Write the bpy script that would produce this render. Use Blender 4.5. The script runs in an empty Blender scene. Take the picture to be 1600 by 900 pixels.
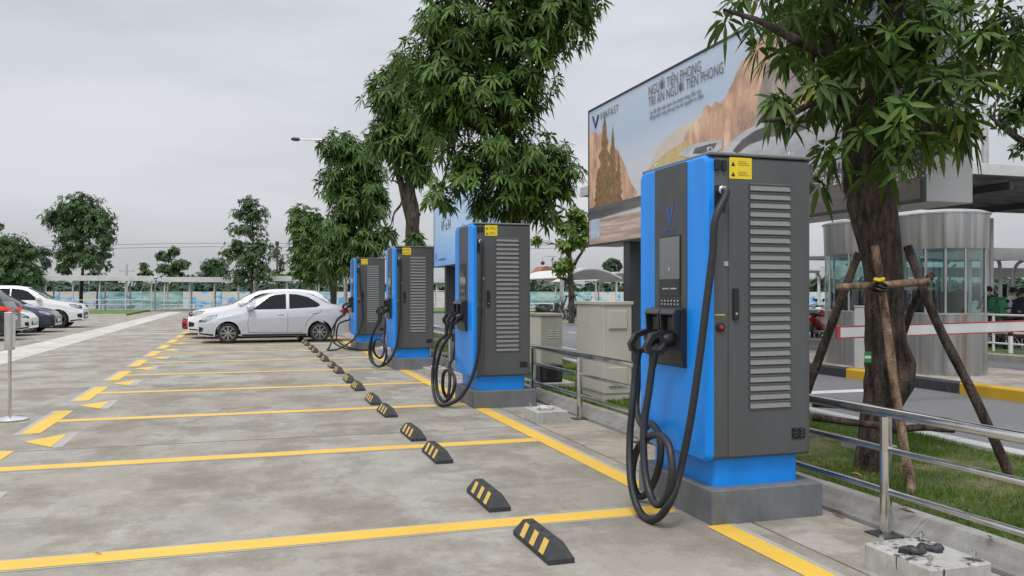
import bpy, bmesh, math, random
import numpy as np
from mathutils import Vector, Matrix, Euler
random.seed(7); np.random.seed(7)
R = math.radians

# ------------------------------------------------------------------ camera, sky, sun, exposure
F, HY, CH = 1311.0, 458.0, 1.45            # focal length in photo pixels, horizon row, eye height
YAW = 17.53
S_, C_ = math.sin(R(YAW)), math.cos(R(YAW))
scene = bpy.context.scene
cam_d = bpy.data.cameras.new('camera'); cam = bpy.data.objects.new('camera', cam_d)
scene.collection.objects.link(cam); scene.camera = cam
cam.location = (0, 0, CH); cam.rotation_euler = (R(90), 0, R(-YAW))
cam_d.sensor_width = 36; cam_d.lens = 36*F/1600; cam_d.shift_y = 8/1600
cam_d.clip_start = .05; cam_d.clip_end = 3000

SUN_EL, SUN_AZ = 62, 215                   # high, veiled sun; azimuth from +Y clockwise
world = bpy.data.worlds.new('World'); scene.world = world; world.use_nodes = True
nt = world.node_tree; nt.nodes.clear()
wout = nt.nodes.new('ShaderNodeOutputWorld')
sky = nt.nodes.new('ShaderNodeTexSky'); sky.sky_type = 'NISHITA'; sky.sun_disc = False
sky.sun_elevation = R(SUN_EL); sky.sun_rotation = R(SUN_AZ); sky.dust_density = 3; sky.air_density = 1
hs = nt.nodes.new('ShaderNodeHueSaturation'); hs.inputs['Saturation'].default_value = .35
nt.links.new(sky.outputs[0], hs.inputs['Color'])
bg1 = nt.nodes.new('ShaderNodeBackground'); bg1.inputs[1].default_value = .05
nt.links.new(hs.outputs[0], bg1.inputs[0])
tc = nt.nodes.new('ShaderNodeTexCoord')
sep = nt.nodes.new('ShaderNodeSeparateXYZ'); nt.links.new(tc.outputs['Generated'], sep.inputs[0])
mp = nt.nodes.new('ShaderNodeMapping'); mp.inputs['Scale'].default_value = (1.1, 1.1, 4.5)
nt.links.new(tc.outputs['Generated'], mp.inputs[0])
nz = nt.nodes.new('ShaderNodeTexNoise'); nz.inputs['Scale'].default_value = 1.6; nz.inputs['Detail'].default_value = 5
nz.inputs['Roughness'].default_value = .5
nt.links.new(mp.outputs[0], nz.inputs['Vector'])
cr = nt.nodes.new('ShaderNodeValToRGB')
cr.color_ramp.elements[0].position = .34; cr.color_ramp.elements[0].color = (.33, .345, .375, 1)
cr.color_ramp.elements[1].position = .66; cr.color_ramp.elements[1].color = (.505, .515, .54, 1)
nt.links.new(nz.outputs[0], cr.inputs[0])
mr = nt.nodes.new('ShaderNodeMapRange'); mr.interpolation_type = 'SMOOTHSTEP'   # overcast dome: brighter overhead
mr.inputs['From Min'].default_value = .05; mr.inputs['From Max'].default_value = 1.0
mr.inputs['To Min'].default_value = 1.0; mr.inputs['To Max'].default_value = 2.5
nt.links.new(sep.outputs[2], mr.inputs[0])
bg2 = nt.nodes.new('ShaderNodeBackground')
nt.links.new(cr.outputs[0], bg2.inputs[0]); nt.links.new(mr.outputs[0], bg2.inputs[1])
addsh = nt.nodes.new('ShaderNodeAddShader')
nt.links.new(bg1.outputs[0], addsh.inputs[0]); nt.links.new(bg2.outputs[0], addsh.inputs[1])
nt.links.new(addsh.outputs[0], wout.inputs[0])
sun_d = bpy.data.lights.new('sun', 'SUN'); sun_d.energy = 1.5; sun_d.angle = R(16); sun_d.color = (1, .96, .9)
sun = bpy.data.objects.new('sun', sun_d); scene.collection.objects.link(sun)
_sd = Vector((math.sin(R(SUN_AZ))*math.cos(R(SUN_EL)), math.cos(R(SUN_AZ))*math.cos(R(SUN_EL)), math.sin(R(SUN_EL))))
sun.rotation_euler = _sd.to_track_quat('Z', 'Y').to_euler(); sun.location = (0, -5, 30)
vs = scene.view_settings; vs.view_transform = 'Standard'; vs.look = 'None'; vs.exposure = 0.0; vs.gamma = 1
vs.use_curve_mapping = False

# ------------------------------------------------------------------ measuring helpers (photo pixel -> place)
def G(px, py, z=0.0):
    d = (CH-z)*F/(py-HY); l = (px-800)/F*d
    return Vector((S_*d+C_*l, C_*d-S_*l, z))
def D(px, py, d):
    l = (px-800)/F*d
    return Vector((S_*d+C_*l, C_*d-S_*l, CH+(HY-py)*d/F))
def PX(px, py, X):
    r = (px-800)/F; Y = X*(C_-S_*r)/(S_+C_*r); d = S_*X+C_*Y
    return Vector((X, Y, CH+(HY-py)*d/F))
def PY(px, py, Y):
    r = (px-800)/F; X = Y*(S_+C_*r)/(C_-S_*r); d = S_*X+C_*Y
    return Vector((X, Y, CH+(HY-py)*d/F))

# ------------------------------------------------------------------ object helpers
COL = scene.collection
def link(o, parent=None):
    COL.objects.link(o)
    if parent is not None: o.parent = parent
    return o
def tag(o, label=None, cat=None, group=None, kind=None):
    if label: o['label'] = label
    if cat: o['category'] = cat
    if group: o['group'] = group
    if kind: o['kind'] = kind
    return o
def empty(name, loc=(0, 0, 0), rz=0, label=None, cat=None, group=None):
    o = bpy.data.objects.new(name, None); o.empty_display_size = .1
    link(o); o.location = loc; o.rotation_euler = (0, 0, rz)
    return tag(o, label, cat, group)
def copy_tree(o, parent=None):
    c = o.copy(); COL.objects.link(c); c.parent = parent
    for ch in list(o.children): copy_tree(ch, c)
    return c
NUM = ['first', 'second', 'third', 'fourth', 'fifth', 'sixth', 'seventh', 'eighth', 'ninth', 'tenth', 'eleventh', 'twelfth',
       'thirteenth', 'fourteenth', 'fifteenth', 'sixteenth', 'seventeenth', 'eighteenth', 'nineteenth', 'twentieth']

class MB:
    """collects shapes, then links them as one mesh object"""
    def __init__(s): s.v = []; s.f = []; s.m = []
    def add(s, vs, fs, mat=0, xf=None):
        n = len(s.v)
        for p in vs:
            p = Vector(p); s.v.append(tuple(xf @ p) if xf is not None else tuple(p))
        for f in fs: s.f.append([i+n for i in f]); s.m.append(mat)
        return s
    def box(s, x0, x1, y0, y1, z0, z1, mat=0, xf=None):
        return s.add([(x0,y0,z0),(x1,y0,z0),(x1,y1,z0),(x0,y1,z0),(x0,y0,z1),(x1,y0,z1),(x1,y1,z1),(x0,y1,z1)],
                     [(0,3,2,1),(4,5,6,7),(0,1,5,4),(1,2,6,5),(2,3,7,6),(3,0,4,7)], mat, xf)
    def cbox(s, x0, x1, y0, y1, z0, z1, c=.005, mat=0, xf=None):
        vs, idx = [], {}
        X, Y, Z = (x0, x1), (y0, y1), (z0, z1)
        for i in (0,1):
            for j in (0,1):
                for k in (0,1):
                    dx, dy, dz = (1,-1)[i]*c, (1,-1)[j]*c, (1,-1)[k]*c
                    for a in range(3):
                        idx[i,j,k,a] = len(vs)
                        vs.append((X[i]+(dx if a != 0 else 0), Y[j]+(dy if a != 1 else 0), Z[k]+(dz if a != 2 else 0)))
        fs = []
        for q in (0,1):
            fs.append([idx[q,j,k,0] for j,k in ((0,0),(1,0),(1,1),(0,1))])
            fs.append([idx[i,q,k,1] for i,k in ((0,0),(1,0),(1,1),(0,1))])
            fs.append([idx[i,j,q,2] for i,j in ((0,0),(1,0),(1,1),(0,1))])
        for p in (0,1):
            for q in (0,1):
                fs.append([idx[p,q,0,0], idx[p,q,1,0], idx[p,q,1,1], idx[p,q,0,1]])
                fs.append([idx[p,0,q,0], idx[p,1,q,0], idx[p,1,q,2], idx[p,0,q,2]])
                fs.append([idx[0,p,q,1], idx[1,p,q,1], idx[1,p,q,2], idx[0,p,q,2]])
        for i in (0,1):
            for j in (0,1):
                for k in (0,1): fs.append([idx[i,j,k,0], idx[i,j,k,1], idx[i,j,k,2]])
        return s.add(vs, fs, mat, xf)
    def prism(s, poly, axis, a, b, mat=0, xf=None):
        """poly: 2D points in the two other axes (in xyz order), extruded along axis from a to b"""
        def mk(p, t):
            return {'x': (t, p[0], p[1]), 'y': (p[0], t, p[1]), 'z': (p[0], p[1], t)}[axis]
        n = len(poly)
        vs = [mk(p, a) for p in poly]+[mk(p, b) for p in poly]
        fs = [list(range(n)), list(range(2*n-1, n-1, -1))]+[[i, (i+1) % n, n+(i+1) % n, n+i] for i in range(n)]
        return s.add(vs, fs, mat, xf)
    def tube(s, path, r, seg=8, mat=0, caps=True, closed=False, xf=None):
        path = [Vector(p) for p in path]; n = len(path)
        rs = r if isinstance(r, (list, tuple)) else [r]*n
        vs = []; up = None
        for i, p in enumerate(path):
            if closed: t = path[(i+1) % n]-path[i-1]
            else: t = path[min(i+1, n-1)]-path[max(i-1, 0)]
            t.normalize()
            if up is None:
                up = Vector((0, 0, 1)) if abs(t.z) < .9 else Vector((1, 0, 0))
            up = up-t*up.dot(t)
            if up.length < 1e-5: up = t.orthogonal()
            up.normalize(); sd = t.cross(up)
            for k in range(seg):
                a = 2*math.pi*k/seg
                vs.append(p+(up*math.cos(a)+sd*math.sin(a))*rs[i])
        fs = []
        for i in range(n if closed else n-1):
            j = (i+1) % n
            for k in range(seg):
                fs.append([i*seg+k, i*seg+(k+1) % seg, j*seg+(k+1) % seg, j*seg+k])
        if caps and not closed:
            fs.append(list(range(seg))[::-1]); fs.append([(n-1)*seg+k for k in range(seg)])
        return s.add(vs, fs, mat, xf)
    def lathe(s, prof, seg=24, mat=0, xf=None):
        """prof: (radius, height) about local z"""
        vs = []; n = len(prof)
        for r, h in prof:
            for k in range(seg):
                a = 2*math.pi*k/seg; vs.append((r*math.cos(a), r*math.sin(a), h))
        fs = []
        for i in range(n-1):
            for k in range(seg):
                fs.append([i*seg+k, i*seg+(k+1) % seg, (i+1)*seg+(k+1) % seg, (i+1)*seg+k])
        fs.append(list(range(seg))[::-1]); fs.append([(n-1)*seg+k for k in range(seg)])
        return s.add(vs, fs, mat, xf)
    def mesh(s, name, mats, smooth=35, fix=True):
        me = bpy.data.meshes.new(name); me.from_pydata(s.v, [], s.f)
        if not isinstance(mats, (list, tuple)): mats = [mats]
        for m in mats: me.materials.append(m)
        if len(mats) > 1: me.polygons.foreach_set('material_index', s.m)
        if fix:
            bm = bmesh.new(); bm.from_mesh(me); bmesh.ops.recalc_face_normals(bm, faces=bm.faces); bm.to_mesh(me); bm.free()
        if smooth:
            me.polygons.foreach_set('use_smooth', [True]*len(me.polygons)); me.set_sharp_from_angle(angle=R(smooth))
        me.update(); return me
    def build(s, name, mats, parent=None, smooth=35, fix=True, loc=None):
        o = bpy.data.objects.new(name, s.mesh(name, mats, smooth, fix)); link(o, parent)
        if loc is not None: o.location = loc
        return o

def catmull(pts, k=6, closed=False):
    pts = [Vector(p) for p in pts]; out = []; n = len(pts)
    for i in range(n if closed else n-1):
        if closed: p0, p1, p2, p3 = pts[i-1], pts[i], pts[(i+1) % n], pts[(i+2) % n]
        else: p0, p1, p2, p3 = pts[max(i-1, 0)], pts[i], pts[i+1], pts[min(i+2, n-1)]
        for j in range(k):
            t = j/k
            out.append(.5*((2*p1)+(p2-p0)*t+(2*p0-5*p1+4*p2-p3)*t*t+(3*p1-p0-3*p2+p3)*t**3))
    if not closed: out.append(pts[-1])
    return out
def rrect(a0, a1, b0, b1, r, n=5, rs=None):
    rs = rs or (r, r, r, r); out = []
    for (ca, cb, st, q) in ((a1, b0, -90, rs[0]), (a1, b1, 0, rs[1]), (a0, b1, 90, rs[2]), (a0, b0, 180, rs[3])):
        sa, sb = (-1 if ca == a1 else 1), (-1 if cb == b1 else 1)
        for k in range(n+1):
            a = R(st+90*k/n); out.append((ca+sa*q+q*math.cos(a), cb+sb*q+q*math.sin(a)))
    return out
_FC = {}
def text_mesh(body, size, mat, extrude=.001, align='LEFT', shear=0, space=1.0, thin=0):
    cu = bpy.data.curves.new('t', 'FONT'); cu.body = body; cu.size = size; cu.extrude = extrude; cu.align_x = align
    cu.shear = shear; cu.offset = -thin*size; cu.space_character = space; cu.resolution_u = 3
    o = bpy.data.objects.new('t', cu); COL.objects.link(o)
    me = bpy.data.meshes.new_from_object(o.evaluated_get(bpy.context.evaluated_depsgraph_get()))
    bpy.data.objects.remove(o); bpy.data.curves.remove(cu)
    me.materials.clear(); me.materials.append(mat); me.name = 'lettering'
    return me
FACE_MX = Matrix(((0, 0, -1, 0), (-1, 0, 0, 0), (0, 1, 0, 0), (0, 0, 0, 1)))   # lettering read from -X
def letter(body, size, mat, loc, parent, name='lettering', mx=FACE_MX, **kw):
    o = bpy.data.objects.new(name, text_mesh(body, size, mat, **kw)); link(o, parent)
    o.matrix_basis = Matrix.Translation(loc) @ mx
    return o

# ------------------------------------------------------------------ materials
def mat_new(name):
    m = bpy.data.materials.new(name); m.use_nodes = True
    t = m.node_tree; b = t.nodes['Principled BSDF']
    return m, t, b
def N(t, typ, **kw):
    n = t.nodes.new(typ)
    for k, v in kw.items():
        if k.startswith('i_'): n.inputs[k[2:].replace('_', ' ')].default_value = v
        else: setattr(n, k, v)
    return n
def noise(t, vec, scale, detail=4, rough=.55):
    n = N(t, 'ShaderNodeTexNoise'); n.inputs['Scale'].default_value = scale
    n.inputs['Detail'].default_value = detail; n.inputs['Roughness'].default_value = rough
    if vec is not None: t.links.new(vec, n.inputs['Vector'])
    return n.outputs[0]
def ramp(t, fac, stops):
    n = N(t, 'ShaderNodeValToRGB'); e = n.color_ramp.elements
    while len(e) < len(stops): e.new(.5)
    for i, (p, c) in enumerate(stops):
        e[i].position = p; e[i].color = (c[0], c[1], c[2], 1) if not isinstance(c, (int, float)) else (c, c, c, 1)
    t.links.new(fac, n.inputs[0]); return n.outputs[0]
def mixc(t, fac, a, b, mode='MIX'):
    n = N(t, 'ShaderNodeMix', data_type='RGBA', blend_type=mode)
    for s_, v in ((0, fac), (6, a), (7, b)):
        if hasattr(v, 'is_output'): t.links.new(v, n.inputs[s_])
        else: n.inputs[s_].default_value = v if s_ == 0 else (v[0], v[1], v[2], 1)
    return n.outputs[2]
def bump(t, b, h, strength=.2, dist=.01):
    n = N(t, 'ShaderNodeBump'); n.inputs['Strength'].default_value = strength; n.inputs['Distance'].default_value = dist
    t.links.new(h, n.inputs['Height']); t.links.new(n.outputs[0], b.inputs['Normal'])
def coords(t, which='Object', scale=(1, 1, 1)):
    if which == 'World': o = N(t, 'ShaderNodeNewGeometry').outputs['Position']
    else: o = N(t, 'ShaderNodeTexCoord').outputs[which]
    if scale != (1, 1, 1):
        m = N(t, 'ShaderNodeMapping'); m.inputs['Scale'].default_value = scale; t.links.new(o, m.inputs[0]); o = m.outputs[0]
    return o
def basic(name, c, rough=.5, metal=0, var=.12, scale=6, bmp=0, bscale=80, coat=0, spec=.5, vscale=(1, 1, 1)):
    m, t, b = mat_new(name)
    co = coords(t, 'Object', vscale)
    n1 = noise(t, co, scale, 5)
    lo = [max(0, x*(1-var)) for x in c]; hi = [min(1, x*(1+var)) for x in c]
    t.links.new(ramp(t, n1, ((.3, lo), (.7, hi))), b.inputs['Base Color'])
    rr = ramp(t, noise(t, co, scale*2.3, 3), ((.3, max(0, rough-.06)), (.7, min(1, rough+.08))))
    t.links.new(rr, b.inputs['Roughness'])
    b.inputs['Metallic'].default_value = metal
    b.inputs['Specular IOR Level'].default_value = spec
    if coat: b.inputs['Coat Weight'].default_value = coat; b.inputs['Coat Roughness'].default_value = .05
    if bmp: bump(t, b, noise(t, co, bscale, 3), bmp, .004)
    return m
def concrete(name, c, scale=1.0, stain=.5, streak=True, seed=0):
    m, t, b = mat_new(name)
    p = coords(t, 'World')
    if seed:
        mm = N(t, 'ShaderNodeMapping'); mm.inputs['Location'].default_value = (seed*7.1, seed*3.3, seed); t.links.new(p, mm.inputs[0]); p = mm.outputs[0]
    st = N(t, 'ShaderNodeMapping'); st.inputs['Scale'].default_value = (1.1, .85, 1) if streak else (1, 1, .6); t.links.new(p, st.inputs[0]); ps = st.outputs[0]
    a = noise(t, p, .55*scale, 6, .6); bb = noise(t, ps, 1.7*scale, 8, .65); g = noise(t, p, 90, 2); sp = noise(t, p, 14*scale, 6, .7)
    base = ramp(t, bb, ((.34, [x*.60 for x in c]), (.45, [x*.88 for x in c]), (.56, c), (.68, [min(1, x*1.25) for x in c])))
    brown = (c[0]*.72, c[1]*.64, c[2]*.52)
    col = mixc(t, ramp(t, a, ((.45, 0), (.60, stain))), base, brown)
    col = mixc(t, ramp(t, noise(t, ps, 3.1*scale, 7, .7), ((.53, 0), (.68, stain*.75))), col, [x*.5 for x in c])
    col = mixc(t, ramp(t, sp, ((.62, 0), (.74, .35))), col, [x*.55 for x in c])
    pale = noise(t, ps, .9*scale, 7, .7)
    col = mixc(t, ramp(t, pale, ((.53, 0), (.68, .6))), col, (c[0]*1.25, c[1]*1.27, c[2]*1.3))
    col = mixc(t, .35, col, ramp(t, g, ((.3, [x*.75 for x in c]), (.7, [min(1, x*1.2) for x in c]))))
    sm = noise(t, ps, 1.15*scale, 9, .72)
    col = mixc(t, ramp(t, sm, ((.47, 0), (.54, stain*.55), (.63, stain*.95))), col, (c[0]*.50, c[1]*.455, c[2]*.40))
    if streak:
        wv = N(t, 'ShaderNodeTexVoronoi', feature='DISTANCE_TO_EDGE'); wv.inputs['Scale'].default_value = .23
        dm = N(t, 'ShaderNodeMix', data_type='VECTOR'); dm.inputs[0].default_value = .06
        nv = N(t, 'ShaderNodeTexNoise'); nv.inputs['Scale'].default_value = 1.8; nv.inputs['Detail'].default_value = 8; t.links.new(p, nv.inputs['Vector'])
        sc_ = N(t, 'ShaderNodeVectorMath', operation='SCALE'); sc_.inputs['Scale'].default_value = 14; t.links.new(nv.outputs['Color'], sc_.inputs[0])
        t.links.new(p, dm.inputs[4]); t.links.new(sc_.outputs[0], dm.inputs[5]); t.links.new(dm.outputs[1], wv.inputs['Vector'])
        ck = ramp(t, wv.outputs['Distance'], ((.0012, .55), (.0035, 0)))
        ckm = mixc(t, ramp(t, noise(t, p, .35, 2), ((.5, 0), (.56, 1))), (0, 0, 0), ck)
        col = mixc(t, ckm, col, (.08, .075, .065))
        tm = noise(t, coords(t, 'World', (.2, 2.6, 1)), 1.0, 6, .7)          # faint tyre tracks into the bays
        col = mixc(t, ramp(t, tm, ((.56, 0), (.66, .35))), col, (c[0]*.52, c[1]*.50, c[2]*.48))
        gr = noise(t, p, 26, 6, .8); col = mixc(t, ramp(t, gr, ((.55, 0), (.68, .6))), col, (c[0]*.48, c[1]*.46, c[2]*.43)); gl_ = noise(t, coords(t, 'World', (1, 1, 1)), 19, 6, .8); col = mixc(t, ramp(t, gl_, ((.57, 0), (.70, .5))), col, (c[0]*1.35, c[1]*1.36, c[2]*1.38))
    oi = N(t, 'ShaderNodeObjectInfo')
    col = mixc(t, .5, col, ramp(t, oi.outputs['Random'], ((0, .82), (1, 1.0))), 'MULTIPLY')
    t.links.new(col, b.inputs['Base Color'])
    t.links.new(ramp(t, bb, ((.3, .72), (.7, .92))), b.inputs['Roughness'])
    b.inputs['Specular IOR Level'].default_value = .3
    bump(t, b, mixc(t, .5, g, sp), .25, .004)
    return m
def paint_mark(name, c, under, wear=.5):
    m, t, b = mat_new(name); p = coords(t, 'World')
    w1 = noise(t, p, 9, 8, .75); w2 = noise(t, p, 60, 3, .6); w3 = noise(t, p, 1.3, 4)
    f = ramp(t, w1, ((.56, 0), (.75, wear)))
    col = ramp(t, w3, ((.3, [x*.86 for x in c]), (.7, c)))
    col = mixc(t, f, col, under); col = mixc(t, ramp(t, w2, ((.55, 0), (.8, wear*.6))), col, [x*.8 for x in under])
    t.links.new(col, b.inputs['Base Color']); b.inputs['Roughness'].default_value = .6; bump(t, b, w2, .15, .002)
    return m
def leaf_mat(name, dark, light, yellow=None, trans=.25):
    m, t, b = mat_new(name)
    a = N(t, 'ShaderNodeAttribute'); a.attribute_name = 'tint'
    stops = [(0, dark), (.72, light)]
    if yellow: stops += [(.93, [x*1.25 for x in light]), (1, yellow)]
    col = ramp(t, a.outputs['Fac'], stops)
    t.links.new(col, b.inputs['Base Color']); b.inputs['Roughness'].default_value = .48; b.inputs['Specular IOR Level'].default_value = .32
    tr = N(t, 'ShaderNodeBsdfTranslucent'); t.links.new(mixc(t, .5, col, (.16, .24, .03)), tr.inputs[0])
    mx = N(t, 'ShaderNodeMixShader'); mx.inputs[0].default_value = trans
    t.links.new(b.outputs[0], mx.inputs[1]); t.links.new(tr.outputs[0], mx.inputs[2])
    t.links.new(mx.outputs[0], t.nodes['Material Output'].inputs[0]); return m
def bark_mat(name, c):
    m, t, b = mat_new(name); co = coords(t, 'Object', (1, 1, .28))
    n1 = noise(t, co, 16, 9, .7); n2 = noise(t, coords(t, 'Object'), 2.2, 5); n3 = noise(t, coords(t, 'Object'), 60, 3)
    col = ramp(t, n1, ((.38, [x*.22 for x in c]), (.5, [x*.85 for x in c]), (.64, [x*1.7 for x in c])))
    col = mixc(t, ramp(t, n2, ((.5, 0), (.72, .55))), col, (c[0]*1.35, c[1]*1.4, c[2]*1.3))
    t.links.new(col, b.inputs['Base Color']); b.inputs['Roughness'].default_value = .9; b.inputs['Specular IOR Level'].default_value = .2
    bump(t, b, mixc(t, .35, n1, n3), 1.0, .05); return m
def glass_thin(name, tint, refl=.12, dens=.3):
    m, t, b = mat_new(name)
    tr = N(t, 'ShaderNodeBsdfTransparent'); tr.inputs[0].default_value = (*tint, 1)
    gl = N(t, 'ShaderNodeBsdfGlossy'); gl.inputs['Roughness'].default_value = .03
    lw = N(t, 'ShaderNodeLayerWeight'); lw.inputs[0].default_value = .25
    mul = N(t, 'ShaderNodeMath', operation='MULTIPLY_ADD'); mul.inputs[1].default_value = .7; mul.inputs[2].default_value = refl
    t.links.new(lw.outputs['Facing'], mul.inputs[0])
    mx = N(t, 'ShaderNodeMixShader'); t.links.new(mul.outputs[0], mx.inputs[0])
    t.links.new(tr.outputs[0], mx.inputs[1]); t.links.new(gl.outputs[0], mx.inputs[2])
    t.links.new(mx.outputs[0], t.nodes['Material Output'].inputs[0]); return m
def steel(name, c=.62, rough=.22, streak=(1, 1, 1), var=.25, sc=14):
    m, t, b = mat_new(name); co = coords(t, 'Object', streak)
    n1 = noise(t, co, sc, 4)
    t.links.new(ramp(t, n1, ((.3, [c*(1-var)]*3), (.7, [min(1, c*(1+var)), min(1, c*(1+var)*.985), min(1, c*(1+var)*.95)]))), b.inputs['Base Color'])
    b.inputs['Metallic'].default_value = 1
    t.links.new(ramp(t, noise(t, co, 5, 4), ((.3, max(.05, rough-.06)), (.7, rough+.10))), b.inputs['Roughness'])
    return m

M = {}
CONC = (.372, .356, .316)
M['conc'] = concrete('parking concrete', CONC, 1.0, .75)
M['conc_side'] = concrete('verge concrete', (.40, .375, .34), 1.6, .8, False, 3)
M['kerb'] = concrete('kerb concrete', (.40, .39, .37), 3, .5, False, 5)
M['drain'] = concrete('drain concrete', (.60, .58, .54), 1.2, .35, True, 8)
M['patch'] = concrete('patch concrete', (.40, .388, .355), 2, .6, False, 11)
M['block'] = concrete('block concrete', (.46, .455, .44), 5, .35, False, 4)
M['plinth'] = concrete('painted plinth', (.175, .19, .205), 3, .25, False, 6)
M['yellow'] = paint_mark('yellow paint', (.80, .50, .06), CONC, .8)
M['white_mark'] = paint_mark('white paint', (.62, .62, .6), (.15, .15, .15), .6)
M['pale_edge'] = paint_mark('cement edge', (.405, .39, .36), CONC, .95)
def asphalt(name, c):
    m, t, b = mat_new(name); p = coords(t, 'World')
    g = noise(t, p, 120, 2); a = noise(t, p, .5, 6, .6)
    col = mixc(t, .5, ramp(t, a, ((.3, [x*.8 for x in c]), (.7, [x*1.2 for x in c]))), ramp(t, g, ((.3, [x*.6 for x in c]), (.7, [x*1.5 for x in c]))))
    t.links.new(col, b.inputs['Base Color']); b.inputs['Roughness'].default_value = .8; bump(t, b, g, .4, .005); return m
M['asphalt'] = asphalt('asphalt', (.15, .152, .158))
M['far_paving'] = asphalt('far paving', (.24, .235, .225))
def grass_ground(name):
    m, t, b = mat_new(name); p = coords(t, 'World')
    a = noise(t, p, 1.5, 6, .65); g = noise(t, p, 40, 4, .7)
    col = ramp(t, a, ((.36, (.045, .085, .018)), (.5, (.085, .115, .028)), (.6, (.2, .17, .085)), (.75, (.26, .21, .12))))
    col = mixc(t, .5, col, ramp(t, g, ((.3, .35), (.7, 1))), 'MULTIPLY')
    t.links.new(col, b.inputs['Base Color']); b.inputs['Roughness'].default_value = .95; bump(t, b, g, .8, .03); return m
M['turf'] = grass_ground('turf')
M['blade'] = leaf_mat('grass blades', (.06, .13, .012), (.16, .27, .035), (.36, .30, .11), .3)
M['far_grass'] = basic('far grass', (.09, .16, .03), .95, 0, .35, 1.2)
M['blue'] = basic('blue enamel', (.003, .262, .86), .42, 0, .10, 2.2, .03, 160, .12, .5, (1, 1, .25))
M['grey'] = basic('grey powder coat', (.082, .087, .092), .52, 0, .14, 2.5, .12, 420, 0, .5, (1, 1, .3))
M['grey2'] = basic('grey front strip', (.060, .064, .069), .5, 0, .08, 4, .1, 420)
M['slat'] = basic('louvre steel', (.20, .205, .205), .5, .4, .12, 40, .25, 500)
M['mesh'] = basic('louvre mesh', (.245, .25, .25), .6, .2, .4, 260, .5, 330)
M['black'] = basic('black plastic', (.012, .013, .014), .42, 0, .25, 20, .08, 200)
M['rubber'] = basic('black rubber cable', (.016, .017, .019), .5, 0, .25, 12)
M['holster'] = basic('moulded black plastic', (.018, .019, .021), .38, 0, .2, 15)
M['screen'] = basic('screen glass', (.075, .085, .082), .02, 0, .1, 4, 0, 80, 1.0, 1.0)
M['dark_metal'] = basic('dark metal', (.045, .048, .052), .45, .2, .15, 5)
M['sticker'] = basic('yellow sticker', (.78, .60, .02), .5, 0, .05, 8)
M['logo'] = basic('blue logo', (.03, .12, .48), .45, 0, .05, 8)
M['ink'] = basic('black ink', (.02, .02, .02), .6, 0, .1, 8)
M['keyink'] = basic('grey ink', (.35, .36, .38), .5, 0, .1, 8)
M['red'] = basic('red plastic', (.40, .02, .02), .35, 0, .1, 10)
M['ss'] = steel('polished stainless steel', .66, .16, (1, 1, 1), .18, 5)
M['ss_brush'] = steel('brushed stainless steel', .47, .33, (3.5, 3.5, .04), .30, 3)
M['galv'] = steel('galvanised steel', .55, .45, (1, 1, .3), .15, 8)
M['beige'] = basic('beige enamel', (.50, .485, .42), .5, 0, .07, 3, .03, 60)
M['beige2'] = basic('olive grey enamel', (.30, .30, .25), .5, 0, .1, 3, .03, 60)
M['white'] = basic('white paint steel', (.72, .72, .71), .45, 0, .06, 4)
M['offwhite'] = basic('dusty white', (.58, .585, .58), .55, 0, .1, 3)
M['boxgrey'] = basic('silver panel', (.46, .46, .46), .5, .1, .08, 2)
M['roof_under'] = basic('roof underside', (.19, .195, .20), .6, .3, .2, 2, 0, 80, 0, .5, (1, 8, 1))
M['yellow_kerb'] = paint_mark('yellow kerb paint', (.62, .37, .02), (.3, .29, .27), .5)
M['black_kerb'] = paint_mark('black kerb paint', (.03, .034, .04), (.3, .29, .27), .4)
M['white_kerb'] = paint_mark('white kerb paint', (.55, .55, .53), (.3, .29, .27), .6)
M['bark'] = bark_mat('bark', (.080, .063, .050))
M['bark2'] = bark_mat('far bark', (.085, .07, .055))
M['pole_wood'] = bark_mat('prop pole wood', (.082, .062, .050))
M['bare_wood'] = bark_mat('peeled pole wood', (.24, .165, .115))
M['mango'] = leaf_mat('mango leaves', (.020, .052, .009), (.098, .185, .030), (.26, .25, .03), .25)
M['mango_far'] = leaf_mat('mango leaves far', (.022, .054, .014), (.086, .165, .034), (.15, .17, .035), .22)
M['dark_leaf'] = leaf_mat('dark leaves', (.026, .060, .022), (.075, .14, .046), None, .15)
M['lime_leaf'] = leaf_mat('lime leaves', (.07, .14, .02), (.17, .27, .05), (.3, .34, .08), .35)
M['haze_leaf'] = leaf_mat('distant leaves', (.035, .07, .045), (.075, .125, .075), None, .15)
M['dry_leaf'] = basic('dry leaf', (.30, .19, .06), .7, 0, .4, 12)
M['brown_leaf'] = basic('brown leaf', (.14, .07, .035), .7, 0, .4, 12)
M['tyre'] = basic('tyre rubber', (.018, .018, .019), .75, 0, .2, 10)
M['rim'] = basic('alloy', (.42, .43, .44), .3, .8, .1, 8)
M['carglass'] = basic('tinted car glass', (.006, .007, .009), .05, 0, .1, 3, 0, 80, 0, .3)
M['under'] = basic('underbody', (.012, .012, .013), .8, 0, .2, 5)
M['lamp'] = basic('headlamp', (.34, .36, .39), .12, .5, .5, 14, 0, 80, .8)
M['tail'] = basic('tail lamp', (.5, .012, .015), .15, 0, .2, 14, 0, 80, .8)
M['tail_on'], _t, _b = mat_new('lit tail lamp')
_b.inputs['Base Color'].default_value = (.6, .03, .01, 1); _b.inputs['Emission Color'].default_value = (1, .06, .02, 1); _b.inputs['Emission Strength'].default_value = .35
def car_paint(name, c, metal=0):
    return basic(name, c, .32, metal, .03, 2, 0, 80, .8)
M['p_white'] = car_paint('white car paint', (.72, .73, .74)); M['p_silver'] = car_paint('pearl white car paint', (.52, .55, .60), .15)
M['p_red'] = car_paint('red car paint', (.42, .015, .02)); M['p_navy'] = car_paint('navy car paint', (.018, .026, .06), .2)
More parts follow.
